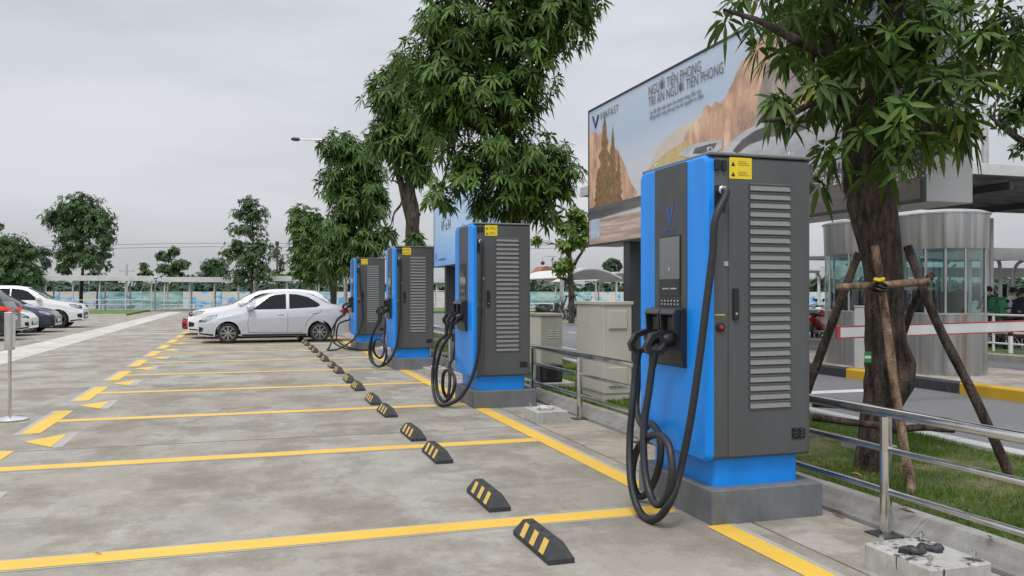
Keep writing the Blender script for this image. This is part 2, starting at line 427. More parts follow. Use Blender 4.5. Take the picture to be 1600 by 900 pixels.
M['p_dark'] = car_paint('charcoal car paint', (.02, .022, .03), .2)
M['booth_glass'] = glass_thin('green booth glass', (.56, .76, .74), .08)
M['lavender'] = basic('pale blue panel', (.36, .42, .55), .35, .2, .06, 2)
M['green_box'] = basic('green enamel', (.02, .26, .09), .5, 0, .1, 4)
M['skin'] = basic('skin', (.42, .26, .18), .6); M['hair'] = basic('black hair', (.012, .011, .01), .6)
M['cloth_navy'] = basic('navy cloth', (.018, .022, .04), .85, 0, .2, 9); M['cloth_white'] = basic('white cloth', (.68, .68, .7), .85, 0, .06, 9)
M['cloth_dark'] = basic('dark trousers', (.03, .03, .035), .85, 0, .2, 9)
M['brick_red'] = basic('red roof', (.30, .11, .07), .8, 0, .2, 2); M['plaster'] = basic('grey plaster', (.42, .41, .40), .8, 0, .1, 1)

# ------------------------------------------------------------------ the setting: ground, paving, road, kerbs
def sheet(name, x0, x1, y0, y1, z, mat, parent=None, kind=None):
    o = MB().add([(x0,y0,z),(x1,y0,z),(x1,y1,z),(x0,y1,z)], [(0,1,2,3)]).build(name, mat, parent, 0, False)
    return tag(o, kind=kind) if kind else o
terrain = sheet('ground', -900, 900, -300, 1500, -.03, M['far_paving'], kind='structure')
pav = sheet('parking_pavement', -45, 3.72, -6, 69.72, -.014, M['black_kerb'], kind='structure')
XJ = [-45, -26, -16, -10.2, -5.85]; YJ = [-2.4-3.6]+[-2.42+5.55*k for k in range(14)]
slab_mesh = {}
def slab(x0, x1, y0, y1, mat, name='slab', g=.009, z=0.0):
    key = (round(x1-x0, 3), round(y1-y0, 3), mat.name)
    if key not in slab_mesh:
        a, b = (x1-x0)/2-g, (y1-y0)/2-g
        slab_mesh[key] = MB().cbox(-a, a, -b, b, -.013, 0, .003).mesh('slab', mat, 0)
    o = bpy.data.objects.new(name, slab_mesh[key]); link(o, pav); o.location = ((x0+x1)/2, (y0+y1)/2, z)
    return o
for j in range(len(YJ)-1):
    for i in range(len(XJ)-1): slab(XJ[i], XJ[i+1], YJ[j], YJ[j+1], M['conc'])
    slab(-4.75, 3.05, YJ[j], YJ[j+1], M['conc'])
    slab(-5.85, -4.75, YJ[j], YJ[j+1], M['drain'], 'drain_slab')
    ym = (YJ[j]+YJ[j+1])/2
    slab(3.05, 3.70, YJ[j], ym, M['conc_side'], 'edge_slab'); slab(3.05, 3.70, ym, YJ[j+1], M['conc_side'], 'edge_slab')
# painted markings: bay lines, dashes with arrow heads, line along the chargers
BAY0, BAY = 5.06, 2.77
LX = 2.80                                                   # line along the chargers
def strip(name, pts, z, mat): return MB().add([(x, y, z) for x, y in pts], [list(range(len(pts)))]).build(name, mat, pav, 0, False)
def rect(name, x0, x1, y0, y1, z, mat): return strip(name, [(x0,y0),(x1,y0),(x1,y1),(x0,y1)], z, mat)
for k in range(-1, 12):
    y = BAY0+BAY*k
    rect('bay_line', -2.03, LX-.082, y-.09, y+.09, .004, M['yellow'])
    rect('cement_edge', -2.10, LX-.083, y-.115, y+.115, .002, M['pale_edge'])
    rect('dash_line', -2.22, -2.034, y-.88, y+.88, .004, M['yellow'])
    rect('cement_edge', -2.28, -2.104, y-.94, y+.94, .002, M['pale_edge'])
    yc = y-BAY/2
    strip('arrow_head', [(-2.07, yc), (-1.76, yc-.40), (-1.76, yc+.40)], .004, M['yellow'])
    strip('cement_edge', [(-2.0, yc+.05), (-1.72, yc-.44), (-1.66, yc-.40), (-1.66, yc+.52), (-1.74, yc+.50)], .0018, M['pale_edge'])
    # pale repair patches where fixings were filled
    for (px0, py0, a, b) in () if k < 2 else ((1.92, yc-.42, .30, .42), (2.18, yc+.55, .26, .34)):
        rect('repair_patch', px0, px0+a, py0-b/2, py0+b/2, .0022, M['patch'])
M['joint'] = paint_mark('joint dirt', (.15, .14, .12), CONC, .9)
for y in YJ[1:-1]: rect('joint_dirt', -4.74, 3.04, y-.016, y+.016, .0008, M['joint'])
PY0, PSP = 4.604, 5.55                                       # plinth pitch
segs = [(-6, PY0+.0)]+[(PY0+1.03+PSP*k, PY0+PSP*(k+1)) for k in range(3)]+[(PY0+1.03+PSP*3, 34)]
for a, b in segs:
    rect('charger_line', LX-.08, LX+.08, a, b, .004, M['yellow']); rect('cement_edge', LX-.081, LX+.125, a, b, .0025, M['pale_edge'])
rect('drain_band', -4.6, 2.2, 32.2, 32.7, .0035, M['drain'])
# narrow cement fillet beside the kerb
road = sheet('road', 6.24, 15.4, -8, 150, -.004, M['asphalt'], kind='structure')
for y in (14, 19.5, 25, 30.5, 36, 41.5, 47): rect('lane_dash', 8.0, 8.12, y, y+2.4, .0, M['white_mark']).parent = road
for y in (27, 32.5, 38, 43.5): rect('lane_dash', 11.4, 11.52, y, y+2.4, .0, M['white_mark']).parent = road
rect('stop_line', 6.5, 9.6, 10.2, 10.5, .0, M['white_mark']).parent = road

# kerbs, each stone a piece
def kerb(name, poly_xz, y0, y1, step, mats, label=None, rng=0, gap=.006):
    root = empty(name); tag(root, kind='structure')
    n = int((y1-y0)/step); meshes = {}
    for i in range(n):
        m = mats[i % len(mats)]
        if m.name not in meshes: meshes[m.name] = MB().prism(poly_xz, 'y', gap/2, step-gap/2).mesh('kerb_stone', m, 30)
        o = bpy.data.objects.new('kerb_stone', meshes[m.name]); link(o, root)
        o.location = (random.uniform(-.004, .004), y0+i*step, random.uniform(-.004, .004))
    return root
kerb('verge_kerb', [(3.715,-.02),(3.715,.02),(3.80,.085),(3.84,.115),(3.93,.118),(3.94,-.02)], 0, 45, 1.0, [M['kerb']])
kerb('road_kerb', [(6.04,-.02),(6.04,.13),(6.05,.14),(6.19,.14),(6.21,.13),(6.235,-.02)], 0, 46, 1.0, [M['white_kerb']])
kerb('island_kerb', [(9.80,-.02),(9.80,.14),(9.82,.16),(9.99,.16),(10.0,.15),(10.0,-.02)], 6.0, 20.4, 1.2, [M['yellow_kerb'], M['black_kerb']])
kerb('exit_lane_kerb', [(15.3,-.02),(15.3,.13),(15.32,.15),(15.5,.15),(15.52,-.02)], 4, 36, 1.0, [M['kerb']])
tag(MB().box(10.003, 12.4, 6.0, 20.4, -.02, .152).build('booth_island', M['conc_side'], None, 0), kind='structure')
tag(MB().prism([(15.52,-.02),(15.52,.12),(17.0,.12),(17.0,-.02)], 'y', 4, 36).build('far_verge', M['far_grass'], None, 0), kind='structure')
tag(sheet('motorbike_yard', 17.0, 60, 4, 75, .0, M['far_paving']), kind='structure')
tag(MB().box(-30, -7.4, 57.5, 73, -.02, .12).build('far_lawn', M['far_grass'], None, 0), kind='structure')
MB().box(-30, -7.2, 57.2, 57.49, -.02, .14).build('lawn_kerb', M['white_kerb'], bpy.data.objects['far_lawn'], 0)
tag(MB().box(10.5, 15.2, 36.5, 41, -.02, .12).build('corner_lawn', M['far_grass'], None, 0), kind='structure')
MB().box(10.3, 15.2, 36.2, 36.49, -.02, .14).build('lawn_kerb', M['white_kerb'], bpy.data.objects['corner_lawn'], 0)
tag(MB().box(6, 36, 60, 72, -.02, .12).build('back_lawn', M['far_grass'], None, 0), kind='structure')
tag(MB().box(-7, 60, 74, 84, -.02, .05).build('shelter_yard', M['far_paving'], None, 0), kind='structure')

# grass strip: uneven soil sheet plus blades
def hz(x, y): return .095+.012*math.sin(3.1*x+1.3*y)+.01*math.sin(5.3*y-2.2*x)+.03*math.exp(-((x-4.9)/.5)**2)
nx, ny = 16, 160
vs_ = [(3.925+(6.045-3.925)*i/nx, 0+46*j/ny, min(.112, hz(3.925+(6.045-3.925)*i/nx, 46*j/ny)) if i in (0, nx) else hz(3.925+(6.045-3.925)*i/nx, 46*j/ny)) for j in range(ny+1) for i in range(nx+1)]
fs_ = [(j*(nx+1)+i, j*(nx+1)+i+1, (j+1)*(nx+1)+i+1, (j+1)*(nx+1)+i) for j in range(ny) for i in range(nx)]
verge = tag(MB().add(vs_, fs_).build('grass_verge', M['turf'], None, 60, False), kind='structure')
def np_mesh(name, verts, tris, tint, mat):
    me = bpy.data.meshes.new(name); nv, nf = len(verts), len(tris)
    me.vertices.add(nv); me.vertices.foreach_set('co', verts.astype(np.float32).ravel())
    me.loops.add(nf*3); me.loops.foreach_set('vertex_index', tris.astype(np.int32).ravel())
    me.polygons.add(nf); me.polygons.foreach_set('loop_start', np.arange(0, nf*3, 3, dtype=np.int32))
    me.update(calc_edges=True)
    a = me.attributes.new('tint', 'FLOAT', 'POINT'); a.data.foreach_set('value', tint.astype(np.float32))
    me.materials.append(mat); me.validate(); return me
def blades(n, y0, y1, h0, h1, rs):
    x = rs.uniform(3.93, 6.03, n); y = rs.uniform(y0, y1, n)
    k = .5+.25*np.sin(2.3*x+1.1*y)+.2*np.sin(4.1*y-3.2*x+1)+.15*np.sin(9*x+7*y)
    near_edge = np.clip((x-3.9)/.35, 0, 1)
    keep = rs.uniform(0, 1, n) < np.clip(k*1.15, .12, 1)*(.4+.6*near_edge); x, y, k = x[keep], y[keep], k[keep]; n = len(x)
    z = .09+.012*np.sin(3.1*x+1.3*y)+.01*np.sin(5.3*y-2.2*x)+.03*np.exp(-((x-4.9)/.5)**2)
    h = rs.uniform(h0, h1, n)*(.55+.6*np.clip(k, 0, 1)); a = rs.uniform(0, 6.283, n); w = rs.uniform(.003, .006, n)*(1+(y1 > 14)*1.5)
    ln = rs.uniform(.2, 1.0, n)*h; b = rs.uniform(0, 6.283, n)
    v = np.empty((n, 3, 3)); v[:, 0] = np.stack([x-w*np.cos(a), y-w*np.sin(a), z-.005], 1); v[:, 1] = np.stack([x+w*np.cos(a), y+w*np.sin(a), z-.005], 1)
    v[:, 2] = np.stack([x+ln*np.cos(b), y+ln*np.sin(b), z+h], 1)
    t = np.clip(rs.normal(.45, .2, n)+(.42-k)*.75, 0, 1)
    return v.reshape(-1, 3), np.arange(n*3).reshape(-1, 3), np.repeat(t, 3)
_rs = np.random.RandomState(3)
parts_ = [blades(80000, 2.2, 9, .02, .055, _rs), blades(40000, 9, 18, .025, .065, _rs), blades(20000, 18, 45, .03, .08, _rs)]
off = 0; VV, TT, CC = [], [], []
for v, t, c in parts_: VV.append(v); TT.append(t+off); CC.append(c); off += len(v)
go = bpy.data.objects.new('grass', np_mesh('grass', np.concatenate(VV), np.concatenate(TT), np.concatenate(CC), M['blade'])); link(go)
tag(go, 'short patchy green grass on the strip behind the railing', 'grass', None, 'stuff')

# ------------------------------------------------------------------ trees
def leaf_arrays(base, d, n0, L, W, droop, tint):
    """base,d,n0: (N,3); one folded lance-shaped leaf each"""
    side = np.cross(d, n0); side /= np.linalg.norm(side, axis=1, keepdims=True)+1e-9
    nn = np.cross(side, d)
    L = L[:, None]; W = W[:, None]; dz = np.zeros_like(d); dz[:, 2] = -1; dr = droop[:, None]
    a = base+d*L*.30+dz*L*dr*.08; b = base+d*L*.66+dz*L*dr*.36
    tip = base+d*L*.97+dz*L*dr*.78
    v = np.stack([base, a+side*W*.92, a-nn*W*.3, a-side*W*.92, b+side*W*.8, b-nn*W*.25, b-side*W*.8, tip], 1)
    i = np.arange(len(base))[:, None]*8
    tr = np.concatenate([i+q for q in ([0, 1, 2], [0, 2, 3], [1, 4, 5], [1, 5, 2], [2, 5, 6], [2, 6, 3], [4, 7, 5], [5, 7, 6])], 1).reshape(-1, 3)
    return v.reshape(-1, 3), tr, np.repeat(tint, 8)
def unit(a): return a/(np.linalg.norm(a, axis=-1, keepdims=True)+1e-9)
def rosettes(blobs, n, k, L, W, rs, droop=.6, shell=2.4, yellow=.015):
    """blobs: (centre, (rx,ry,rz)); returns leaf base, direction, normal, length, width, droop, tint"""
    vol = np.array([b[1][0]*b[1][1]*b[1][2] for b in blobs])**.67; pr = vol/vol.sum()
    ids = rs.choice(len(blobs), n, p=pr)
    u = unit(rs.normal(size=(n, 3))); rad = rs.uniform(0, 1, n)**(1/shell)
    cen = np.array([list(b[0]) for b in blobs])[ids]; rr = np.array([list(b[1]) for b in blobs])[ids]
    pos = cen+u*rr*rad[:, None]*(1+rs.normal(0, .10, (n, 1)))
    axis = unit(u*np.array([1, 1, .6])+np.array([0, 0, .55])+rs.normal(0, .3, (n, 3)))
    t1 = unit(np.cross(axis, rs.normal(size=(n, 3)))); t2 = np.cross(axis, t1)
    ph = (np.arange(k)[None, :]*2.399+rs.uniform(0, 6.28, (n, 1)))
    el = rs.uniform(-.25, .75, (n, k))
    d = unit(t1[:, None]*np.cos(ph)[..., None]+t2[:, None]*np.sin(ph)[..., None]+axis[:, None]*el[..., None])
    n0 = np.broadcast_to(axis[:, None], d.shape)
    base = pos[:, None]+d*.02
    sh = np.clip(.30+.42*(rad-.55)*1.6, 0, .75)            # tint is paler towards the outside of each blob
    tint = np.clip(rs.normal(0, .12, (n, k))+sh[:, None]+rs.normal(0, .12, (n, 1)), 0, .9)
    tint[rs.uniform(0, 1, (n, k)) < yellow] = .98
    N_ = n*k
    Ls = L*rs.uniform(.6, 1.15, N_); Ws = W*rs.uniform(.75, 1.15, N_)
    return base.reshape(-1, 3), d.reshape(-1, 3), n0.reshape(-1, 3), Ls, Ws, droop*rs.uniform(.5, 1.5, N_), tint.reshape(-1)
def blob(px, py, rx, ry, d, rd=None, dd=0):
    k = d/F; c = D(px, py, d+dd); return (c, (rx*k, (rd if rd is not None else (rx+ry)/2*k), ry*k))
def limb_path(a, b, rs, wob=.12, n=6):
    a, b = Vector(a), Vector(b); L = (b-a).length; out = []
    for i in range(n+1):
        t = i/n; p = a.lerp(b, t); p += Vector(rs.normal(size=3))*wob*L*.25*math.sin(math.pi*t); p.z += .12*L*math.sin(math.pi*t)*.5
        out.append(p)
    return out
def make_tree(name, label, base, trunk, blobs, n, k, L, W, leafm, barkm, seed, droop=.6, shell=2.4, yellow=.01, group=None, extra=None, limbs=True, hold=0, r_end=.35, seg=10):
    rs = np.random.RandomState(seed); base = Vector(base)
    root = empty(name, base, 0, label, 'tree', group)
    mb = MB()
    pts = [Vector(p)-base for p, r in trunk]; rad = [r for p, r in trunk]
    pp = catmull(pts, 5); rr = []
    for i in range(len(pts)-1):
        for j in range(5): rr.append((rad[i]+(rad[i+1]-rad[i])*j/5)*(1+rs.normal(0, .03)))
    rr.append(rad[-1]); mb.tube(pp, rr, seg)
    if limbs:
        for (c, q) in blobs:
            st = pp[int(len(pp)*rs.uniform(.62, .98))]; r0 = rad[-1]*rs.uniform(.45, .75)
            e = Vector(c)-base
            pa = limb_path(st, e, rs); mb.tube(pa, [r0*(1-.8*i/6) for i in range(7)], 6)
            for _ in range(3):
                s2 = pa[rs.randint(2, 6)]; e2 = e+Vector(np.clip(rs.normal(size=3), -1.3, 1.3)*np.array(q)*.5)
                mb.tube(limb_path(s2, e2, rs), [r0*.42*(1-.8*i/6) for i in range(7)], 5)
    for path, ra in (extra or []): mb.tube([Vector(p)-base for p in path], ra, 8)
    mb.build('trunk', barkm, root, 60)
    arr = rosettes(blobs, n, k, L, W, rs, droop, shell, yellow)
    if hold:                                            # the leaves that show largest become parts of their own
        b, d, n0, Ls, Ws, dr, ti = arr
        rel = b-np.array([0, 0, CH]); dep = rel[:, 0]*S_+rel[:, 1]*C_; lat = rel[:, 0]*C_-rel[:, 1]*S_
        px = 800+lat/dep*F; py = HY-rel[:, 2]/dep*F
        vis = (px > 1060) & (px < 1610) & (py > -20) & (dep > .5)
        order = np.argsort(np.where(vis, dep, 1e9))[:hold]; msk = np.zeros(len(b), bool); msk[order] = True
        meshes = []
        for q in range(7):
            v, t, c = leaf_arrays(np.zeros((1, 3)), np.array([[1., 0, 0]]), np.array([[0, 0, 1.]]), np.array([1.]), np.array([.085+.009*q]), np.array([.15+.05*q]), np.array([.12+.11*q if q < 6 else .96]))
            v = np.concatenate([v, v[:0]]); meshes.append(np_mesh('leaf', v, t, c, leafm))
        for i in order:
            q = 6 if ti[i] > .95 else int(min(5, max(0, (ti[i]-.12)/.11)))
            o = bpy.data.objects.new('leaf', meshes[q]); link(o, root)
            x = Vector(d[i]); x.z -= .45*dr[i]; x.normalize(); z = Vector(n0[i]); y = z.cross(x).normalized(); z = x.cross(y)
            o.matrix_basis = Matrix.Translation(Vector(b[i])-base) @ Matrix((x, y, z)).transposed().to_4x4() @ Matrix.Scale(float(Ls[i]), 4)
        arr = tuple(a[~msk] for a in arr)
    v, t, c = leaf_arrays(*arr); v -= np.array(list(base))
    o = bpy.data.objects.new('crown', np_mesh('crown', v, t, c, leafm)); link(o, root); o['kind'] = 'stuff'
    return root

# nearest tree, propped by poles, right of the first charger
d1 = 6.39; b1 = G(1368, 733, .1)
tr1 = [(D(1363, 760, d1), .155), (D(1364, 735, d1), .140), (D(1366, 690, d1), .122), (D(1378, 620, d1), .135), (D(1384, 570, d1), .150), (D(1382, 500, d1), .138),
       (D(1380, 420, d1), .142), (D(1366, 340, d1), .170), (D(1354, 280, d1), .172), (D(1348, 225, d1), .150), (D(1345, 185, d1), .13)]
ex1 = [([D(1347, 210, d1), D(1325, 160, d1), D(1300, 118, d1), D(1292, 60, d1), D(1302, 0, d1), D(1310, -80, d1+.2)], [.10, .085, .072, .06, .05, .035]),
       ([D(1348, 215, d1), D(1365, 160, d1), D(1385, 110, d1+.1), D(1393, 40, d1+.2), D(1400, -40, d1+.3), D(1400, -130, d1+.3)], [.12, .10, .09, .08, .06, .04]),
       ([D(1385, 110, d1), D(1420, 70, d1-.1), D(1470, 30, d1-.2), D(1530, -10, d1-.3)], [.06, .05, .04, .025]),
       ([D(1350, 200, d1), D(1400, 190, d1-.2), D(1460, 200, d1-.3), D(1540, 215, d1-.3)], [.05, .035, .025, .012]),
       ([D(1320, 150, d1), D(1270, 160, d1-.2), D(1225, 185, d1-.3), D(1190, 190, d1-.3)], [.04, .028, .018, .01]),
       ([D(1296, 90, d1), D(1240, 60, d1-.2), D(1180, 30, d1-.3), D(1130, 15, d1-.3)], [.05, .035, .022, .012]),
       ([D(1374, 665, d1-.02), D(1390, 632, d1-.05), D(1408, 600, d1-.07), D(1412, 570, d1-.06), D(1402, 535, d1-.02), D(1392, 505, d1)], [.05, .085, .095, .088, .07, .03])]
bl1 = [blob(1165, 5, 40, 34, d1, .4, -.1), blob(1232, 70, 48, 45, d1, .45, -.1), blob(1212, 165, 30, 14, d1, .25, -.1), blob(1260, 40, 60, 55, d1, .6, .1),
       blob(1290, 140, 44, 36, d1, .4, -.2), blob(1230, 198, 22, 10, d1, .15, -.15), blob(1345, 60, 60, 60, d1, .7, .35), blob(1350, 90, 50, 32, d1, .4, -.4),
       blob(1430, 60, 80, 70, d1, .7, -.3), blob(1480, 130, 80, 60, d1, .6, -.4), blob(1420, 190, 70, 45, d1, .5, -.5), blob(1510, 200, 55, 40, d1, .4, -.3),
       blob(1560, 50, 60, 60, d1, .5, -.2), blob(1292, 240, 14, 26, d1, .15, -.1), blob(1282, 285, 12, 24, d1, .1, -.1), blob(1390, 255, 30, 30, d1, .2, -.4), blob(1360, -60, 250, 70, d1, 1.3, 0),
       blob(1350, -190, 220, 110, d1, 1.2, 0)]
make_tree('mango_tree', 'large mango tree propped by wooden poles beside the nearest charger', b1, tr1, bl1, 540, 9, .178, .0225, M['mango'], M['bark'], 11, .8, 1.7, .02, extra=ex1, limbs=False, hold=300, seg=16)

# second tree, behind the second charger
d2 = 15.3; b2 = G(806, 547, .1)
tr2 = [(b2, .2), (D(806, 460, d2), .15), (D(805, 390, d2), .15), (D(806, 330, d2), .14), (D(800, 260, d2), .12), (D(785, 170, d2), .10), (D(775, 70, d2), .08)]
bl2 = [blob(775, 40, 110, 90, d2), blob(700, 95, 78, 85, d2), blob(690, 30, 45, 60, d2), blob(860, 30, 75, 60, d2), blob(900, 0, 45, 40, d2), blob(765, 155, 90, 60, d2), blob(820, 130, 55, 60, d2), blob(690, 180, 55, 55, d2), blob(800, 240, 92, 52, d2),
       blob(865, 265, 48, 50, d2), blob(720, 265, 45, 42, d2), blob(690, 310, 28, 22, d2), blob(800, 300, 85, 38, d2), blob(840, 325, 45, 25, d2), blob(755, 320, 32, 22, d2), blob(790, -90, 160, 90, d2)]
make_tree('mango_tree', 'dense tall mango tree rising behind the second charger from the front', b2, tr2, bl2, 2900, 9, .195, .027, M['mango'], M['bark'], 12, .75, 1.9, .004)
# third tree: bare forked trunk with a cut stub
d3 = 24.9; b3 = G(644, 512, .1)
tr3 = [(b3, .2), (D(643, 440, d3), .19), (D(643, 382, d3), .20), (D(645, 335, d3), .21), (D(641, 300, d3), .16), (D(639, 260, d3), .13), (D(630, 200, d3), .1)]
ex3 = [([D(645, 345, d3), D(650, 336, d3), D(653, 331, d3)], [.13, .12, .12]), ([D(642, 345, d3), D(634, 320, d3), D(628, 290, d3), D(618, 260, d3)], [.15, .12, .11, .08]),
       ([D(628, 292, d3), D(618, 283, d3), D(610, 282, d3)], [.03, .025, .015])]
bl3 = [blob(612, 150, 42, 48, d3), blob(640, 130, 45, 50, d3), blob(660, 180, 45, 60, d3), blob(610, 215, 36, 40, d3), blob(645, 240, 36, 42, d3), blob(655, 270, 22, 16, d3), blob(649, 374, 12, 14, d3), blob(605, 365, 10, 12, d3)]
make_tree('mango_tree', 'mango tree with bare forked trunk and sawn-off stub behind the third charger', b3, tr3, bl3, 1100, 8, .30, .042, M['mango_far'], M['bark2'], 13, .7, 1.9, .008, extra=ex3)
d4 = 36; b4 = G(592, 495, .1)
tr4 = [(b4, .2), (D(590, 440, d4), .17), (D(575, 380, d4), .15), (D(560, 300, d4), .12), (D(550, 240, d4), .08)]
bl4 = [blob(528, 232, 34, 26, d4), blob(565, 245, 38, 34, d4), blob(525, 285, 30, 30, d4), blob(560, 310, 40, 40, d4), blob(585, 300, 24, 50, d4), blob(540, 355, 42, 36, d4), blob(578, 385, 26, 36, d4), blob(530, 400, 40, 36, d4), blob(600, 370, 12, 14, d4)]
make_tree('mango_tree', 'broad mango tree behind the farthest charger, feathery dark green crown', b4, tr4, bl4, 1500, 8, .34, .05, M['mango_far'], M['bark2'], 14, .8, 1.9, .006)
d5 = 46; b5 = G(521, 487, .1)
tr5 = [(b5, .22), (D(520, 440, d5), .2), (D(508, 410, d5), .15), (D(490, 380, d5), .1)]
bl5 = [blob(467, 342, 18, 22, d5), blob(490, 345, 18, 22, d5), blob(480, 380, 28, 30, d5), blob(505, 395, 30, 34, d5), blob(478, 415, 26, 26, d5), blob(512, 425, 26, 18, d5)]
make_tree('leafy_tree', 'glossy light-edged tree just behind the sedan, left of the dark mango crowns', b5, tr5, bl5, 900, 8, .34, .065, M['mango_far'], M['bark2'], 15, .5, 1.9, .02)
# trees across the car park
def far_tree(name, label, px, pyb, d, bl, n, leafm, seed, L=.36, W=.09, tr=.16, shell=1.8):
    if px < 450: d *= 1.18
    if n > 200: L, W, n = L*.85, W*.72, int(n*1.7)
    b = D(px, HY+CH*F/d, d); b.z = 0
    cy = min(q[1] for q in bl)
    t = [(b, tr), (D(px, pyb-20, d), tr*.85), (D(px+3, (pyb+cy)/2, d), tr*.6), (D(px, cy+8, d), tr*.25)]
    return make_tree(name, label, b, t, [blob(x, y, rx, ry, d) for x, y, rx, ry in bl], n, 7, L, W, leafm, M['bark2'], seed, .5, shell, .002)
far_tree('leafy_tree', 'tall round-crowned tree rising over the white SUV', 127, 480, 59, [(125, 322, 36, 22), (92, 342, 27, 18), (155, 345, 28, 26), (115, 362, 32, 26), (165, 372, 16, 18), (105, 395, 20, 16), (135, 400, 30, 22), (100, 418, 14, 12)], 1000, M['dark_leaf'], 21)
far_tree('leafy_tree', 'open sparse tree half behind the tall round-crowned tree', 152, 478, 66, [(165, 395, 16, 12), (155, 415, 22, 9), (148, 430, 18, 7)], 110, M['dark_leaf'], 22, .3, .08, .08)
far_tree('leafy_tree', 'dark bushy tree at the far left edge over the parked cars', 20, 475, 56, [(15, 392, 34, 30), (-15, 400, 40, 40), (20, 425, 42, 30), (45, 435, 22, 22), (45, 395, 14, 14)], 1100, M['dark_leaf'], 23)
far_tree('leafy_tree', 'leaning treetop peeking in above the dark bushy tree', -22, 470, 62, [(-8, 352, 14, 9), (-30, 350, 30, 14)], 130, M['dark_leaf'], 24, .3, .08, .1)
far_tree('leafy_tree', 'thin pale tree right beside the dark bushy tree', 66, 470, 75, [(65, 395, 16, 10), (72, 410, 10, 8), (60, 425, 12, 10)], 130, M['haze_leaf'], 25, .36, .09, .08)
far_tree('leafy_tree', 'tall conical tree with gappy top behind the white cars', 393, 470, 58, [(388, 318, 16, 14), (378, 335, 22, 12), (402, 335, 20, 16), (385, 358, 34, 12), (372, 385, 20, 16), (405, 385, 24, 20), (388, 405, 36, 20), (355, 395, 14, 10), (375, 430, 26, 14), (410, 425, 20, 18)], 720, M['dark_leaf'], 26, .3, .09, .14, 1.4)
far_tree('leafy_tree', 'small broad tree between the two shelter roofs, cloud-pruned', 267, 470, 72, [(258, 400, 16, 9), (272, 392, 10, 6), (283, 413, 13, 9), (262, 420, 20, 8), (275, 432, 20, 8)], 330, M['dark_leaf'], 27, .36, .1, .1)
far_tree('leafy_tree', 'spindly sapling left of the cloud-pruned small tree', 227, 470, 80, [(225, 415, 7, 6), (230, 428, 10, 8), (220, 430, 6, 5)], 80, M['dark_leaf'], 28, .36, .09, .06)
far_tree('leafy_tree', 'bluish bush-like tree left of the tall conical tree', 335, 468, 76, [(328, 415, 14, 12), (342, 420, 16, 18), (330, 432, 14, 10)], 300, M['dark_leaf'], 29, .4, .1, .1)
far_tree('leafy_tree', 'pale bare-tipped tree by the thin mast left of the mango trees', 434, 460, 90, [(432, 395, 8, 14), (440, 408, 8, 14), (432, 425, 14, 6)], 90, M['haze_leaf'], 30, .4, .08, .08, 1.2)
far_tree('lime_tree', 'low lime-green shrub tree under the thin mast', 440, 462, 66, [(440, 434, 22, 6), (455, 432, 10, 6)], 170, M['lime_leaf'], 31, .3, .08, .06)
d9 = 37.6; b9 = G(893, 505, .1)
tr9 = [(b9, .14), (D(893, 470, d9), .13), (D(892, 440, d9), .13), (D(890, 400, d9), .09), (D(893, 345, d9), .05)]
ex9 = [([D(892, 445, d9), D(882, 436, d9), D(872, 434, d9)], [.1, .07, .04]), ([D(892, 425, d9), D(902, 405, d9), D(912, 390, d9), D(922, 372, d9)], [.09, .07, .05, .02])]
bl9 = [blob(880, 415, 18, 16, d9), blob(905, 375, 18, 14, d9), blob(885, 355, 22, 16, d9), blob(915, 355, 14, 14, d9), blob(882, 385, 16, 12, d9), blob(900, 335, 20, 14, d9), blob(866, 345, 12, 10, d9), blob(840, 377, 9, 7, d9)]
make_tree('lime_tree', 'airy lime-green tree with dark trunk and props above the beige cabinets', b9, tr9, bl9, 260, 7, .26, .06, M['lime_leaf'], M['bark2'], 32, .3, 1.3, .02, extra=ex9)
MBp = MB()
for px, dx in ((873, -1), (908, 1)): MBp.tube([D(px, 500, d9-.3), D(892+dx*6, 462, d9)], .035, 6)
MBp.tube([D(882, 463, d9-.2), D(902, 461, d9-.2)], .03, 6)
tag(MBp.build('tree_prop', M['pole_wood'], None), 'short dark poles propping the airy lime-green tree', 'tree support')
d10 = 13.5; b10 = D(1760, HY+CH*F/d10, d10)
bl10 = [blob(1585, 110, 26, 40, d10), blob(1610, 160, 40, 40, d10), blob(1570, 185, 24, 24, d10), blob(1600, 225, 26, 16, d10), blob(1640, 90, 60, 60, d10), blob(1560, 140, 14, 14, d10), blob(1680, 160, 70, 70, d10)]
make_tree('leafy_tree', 'light small-leaved tree reaching in at the right edge beyond the billboard', (b10.x, b10.y, 0), [(Vector((b10.x, b10.y, 0)), .2), (D(1750, 350, d10), .15), (D(1700, 270, d10), .11), (D(1600, 222, d10), .06), (D(1545, 180, d10), .02)],
          bl10, 420, 7, .15, .032, M['mango_far'], M['bark2'], 33, .4, 1.5, .01)
d11 = 130
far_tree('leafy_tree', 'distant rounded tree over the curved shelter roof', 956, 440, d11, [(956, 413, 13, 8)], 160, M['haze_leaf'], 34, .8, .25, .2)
# far wood behind the mural wall
rsw = np.random.RandomState(5); wb = []
for px in range(-120, 1750, 16):
    wb.append(blob(px+rsw.uniform(-6, 6), 452+rsw.uniform(-3, 4), rsw.uniform(10, 20), rsw.uniform(12, 19), 116, 2.2, rsw.uniform(-3, 6)))
for px, ry in ((302, 20), (800, 14), (640, 14), (720, 12), (1290, 20), (1570, 18), (480, 14)): wb.append(blob(px, 446, 26, ry, 120, 3))
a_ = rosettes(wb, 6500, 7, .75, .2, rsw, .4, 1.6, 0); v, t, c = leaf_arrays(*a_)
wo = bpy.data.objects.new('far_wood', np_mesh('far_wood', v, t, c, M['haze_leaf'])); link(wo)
tag(wo, 'hazy green belt of trees beyond the painted wall', 'trees', None, 'stuff')

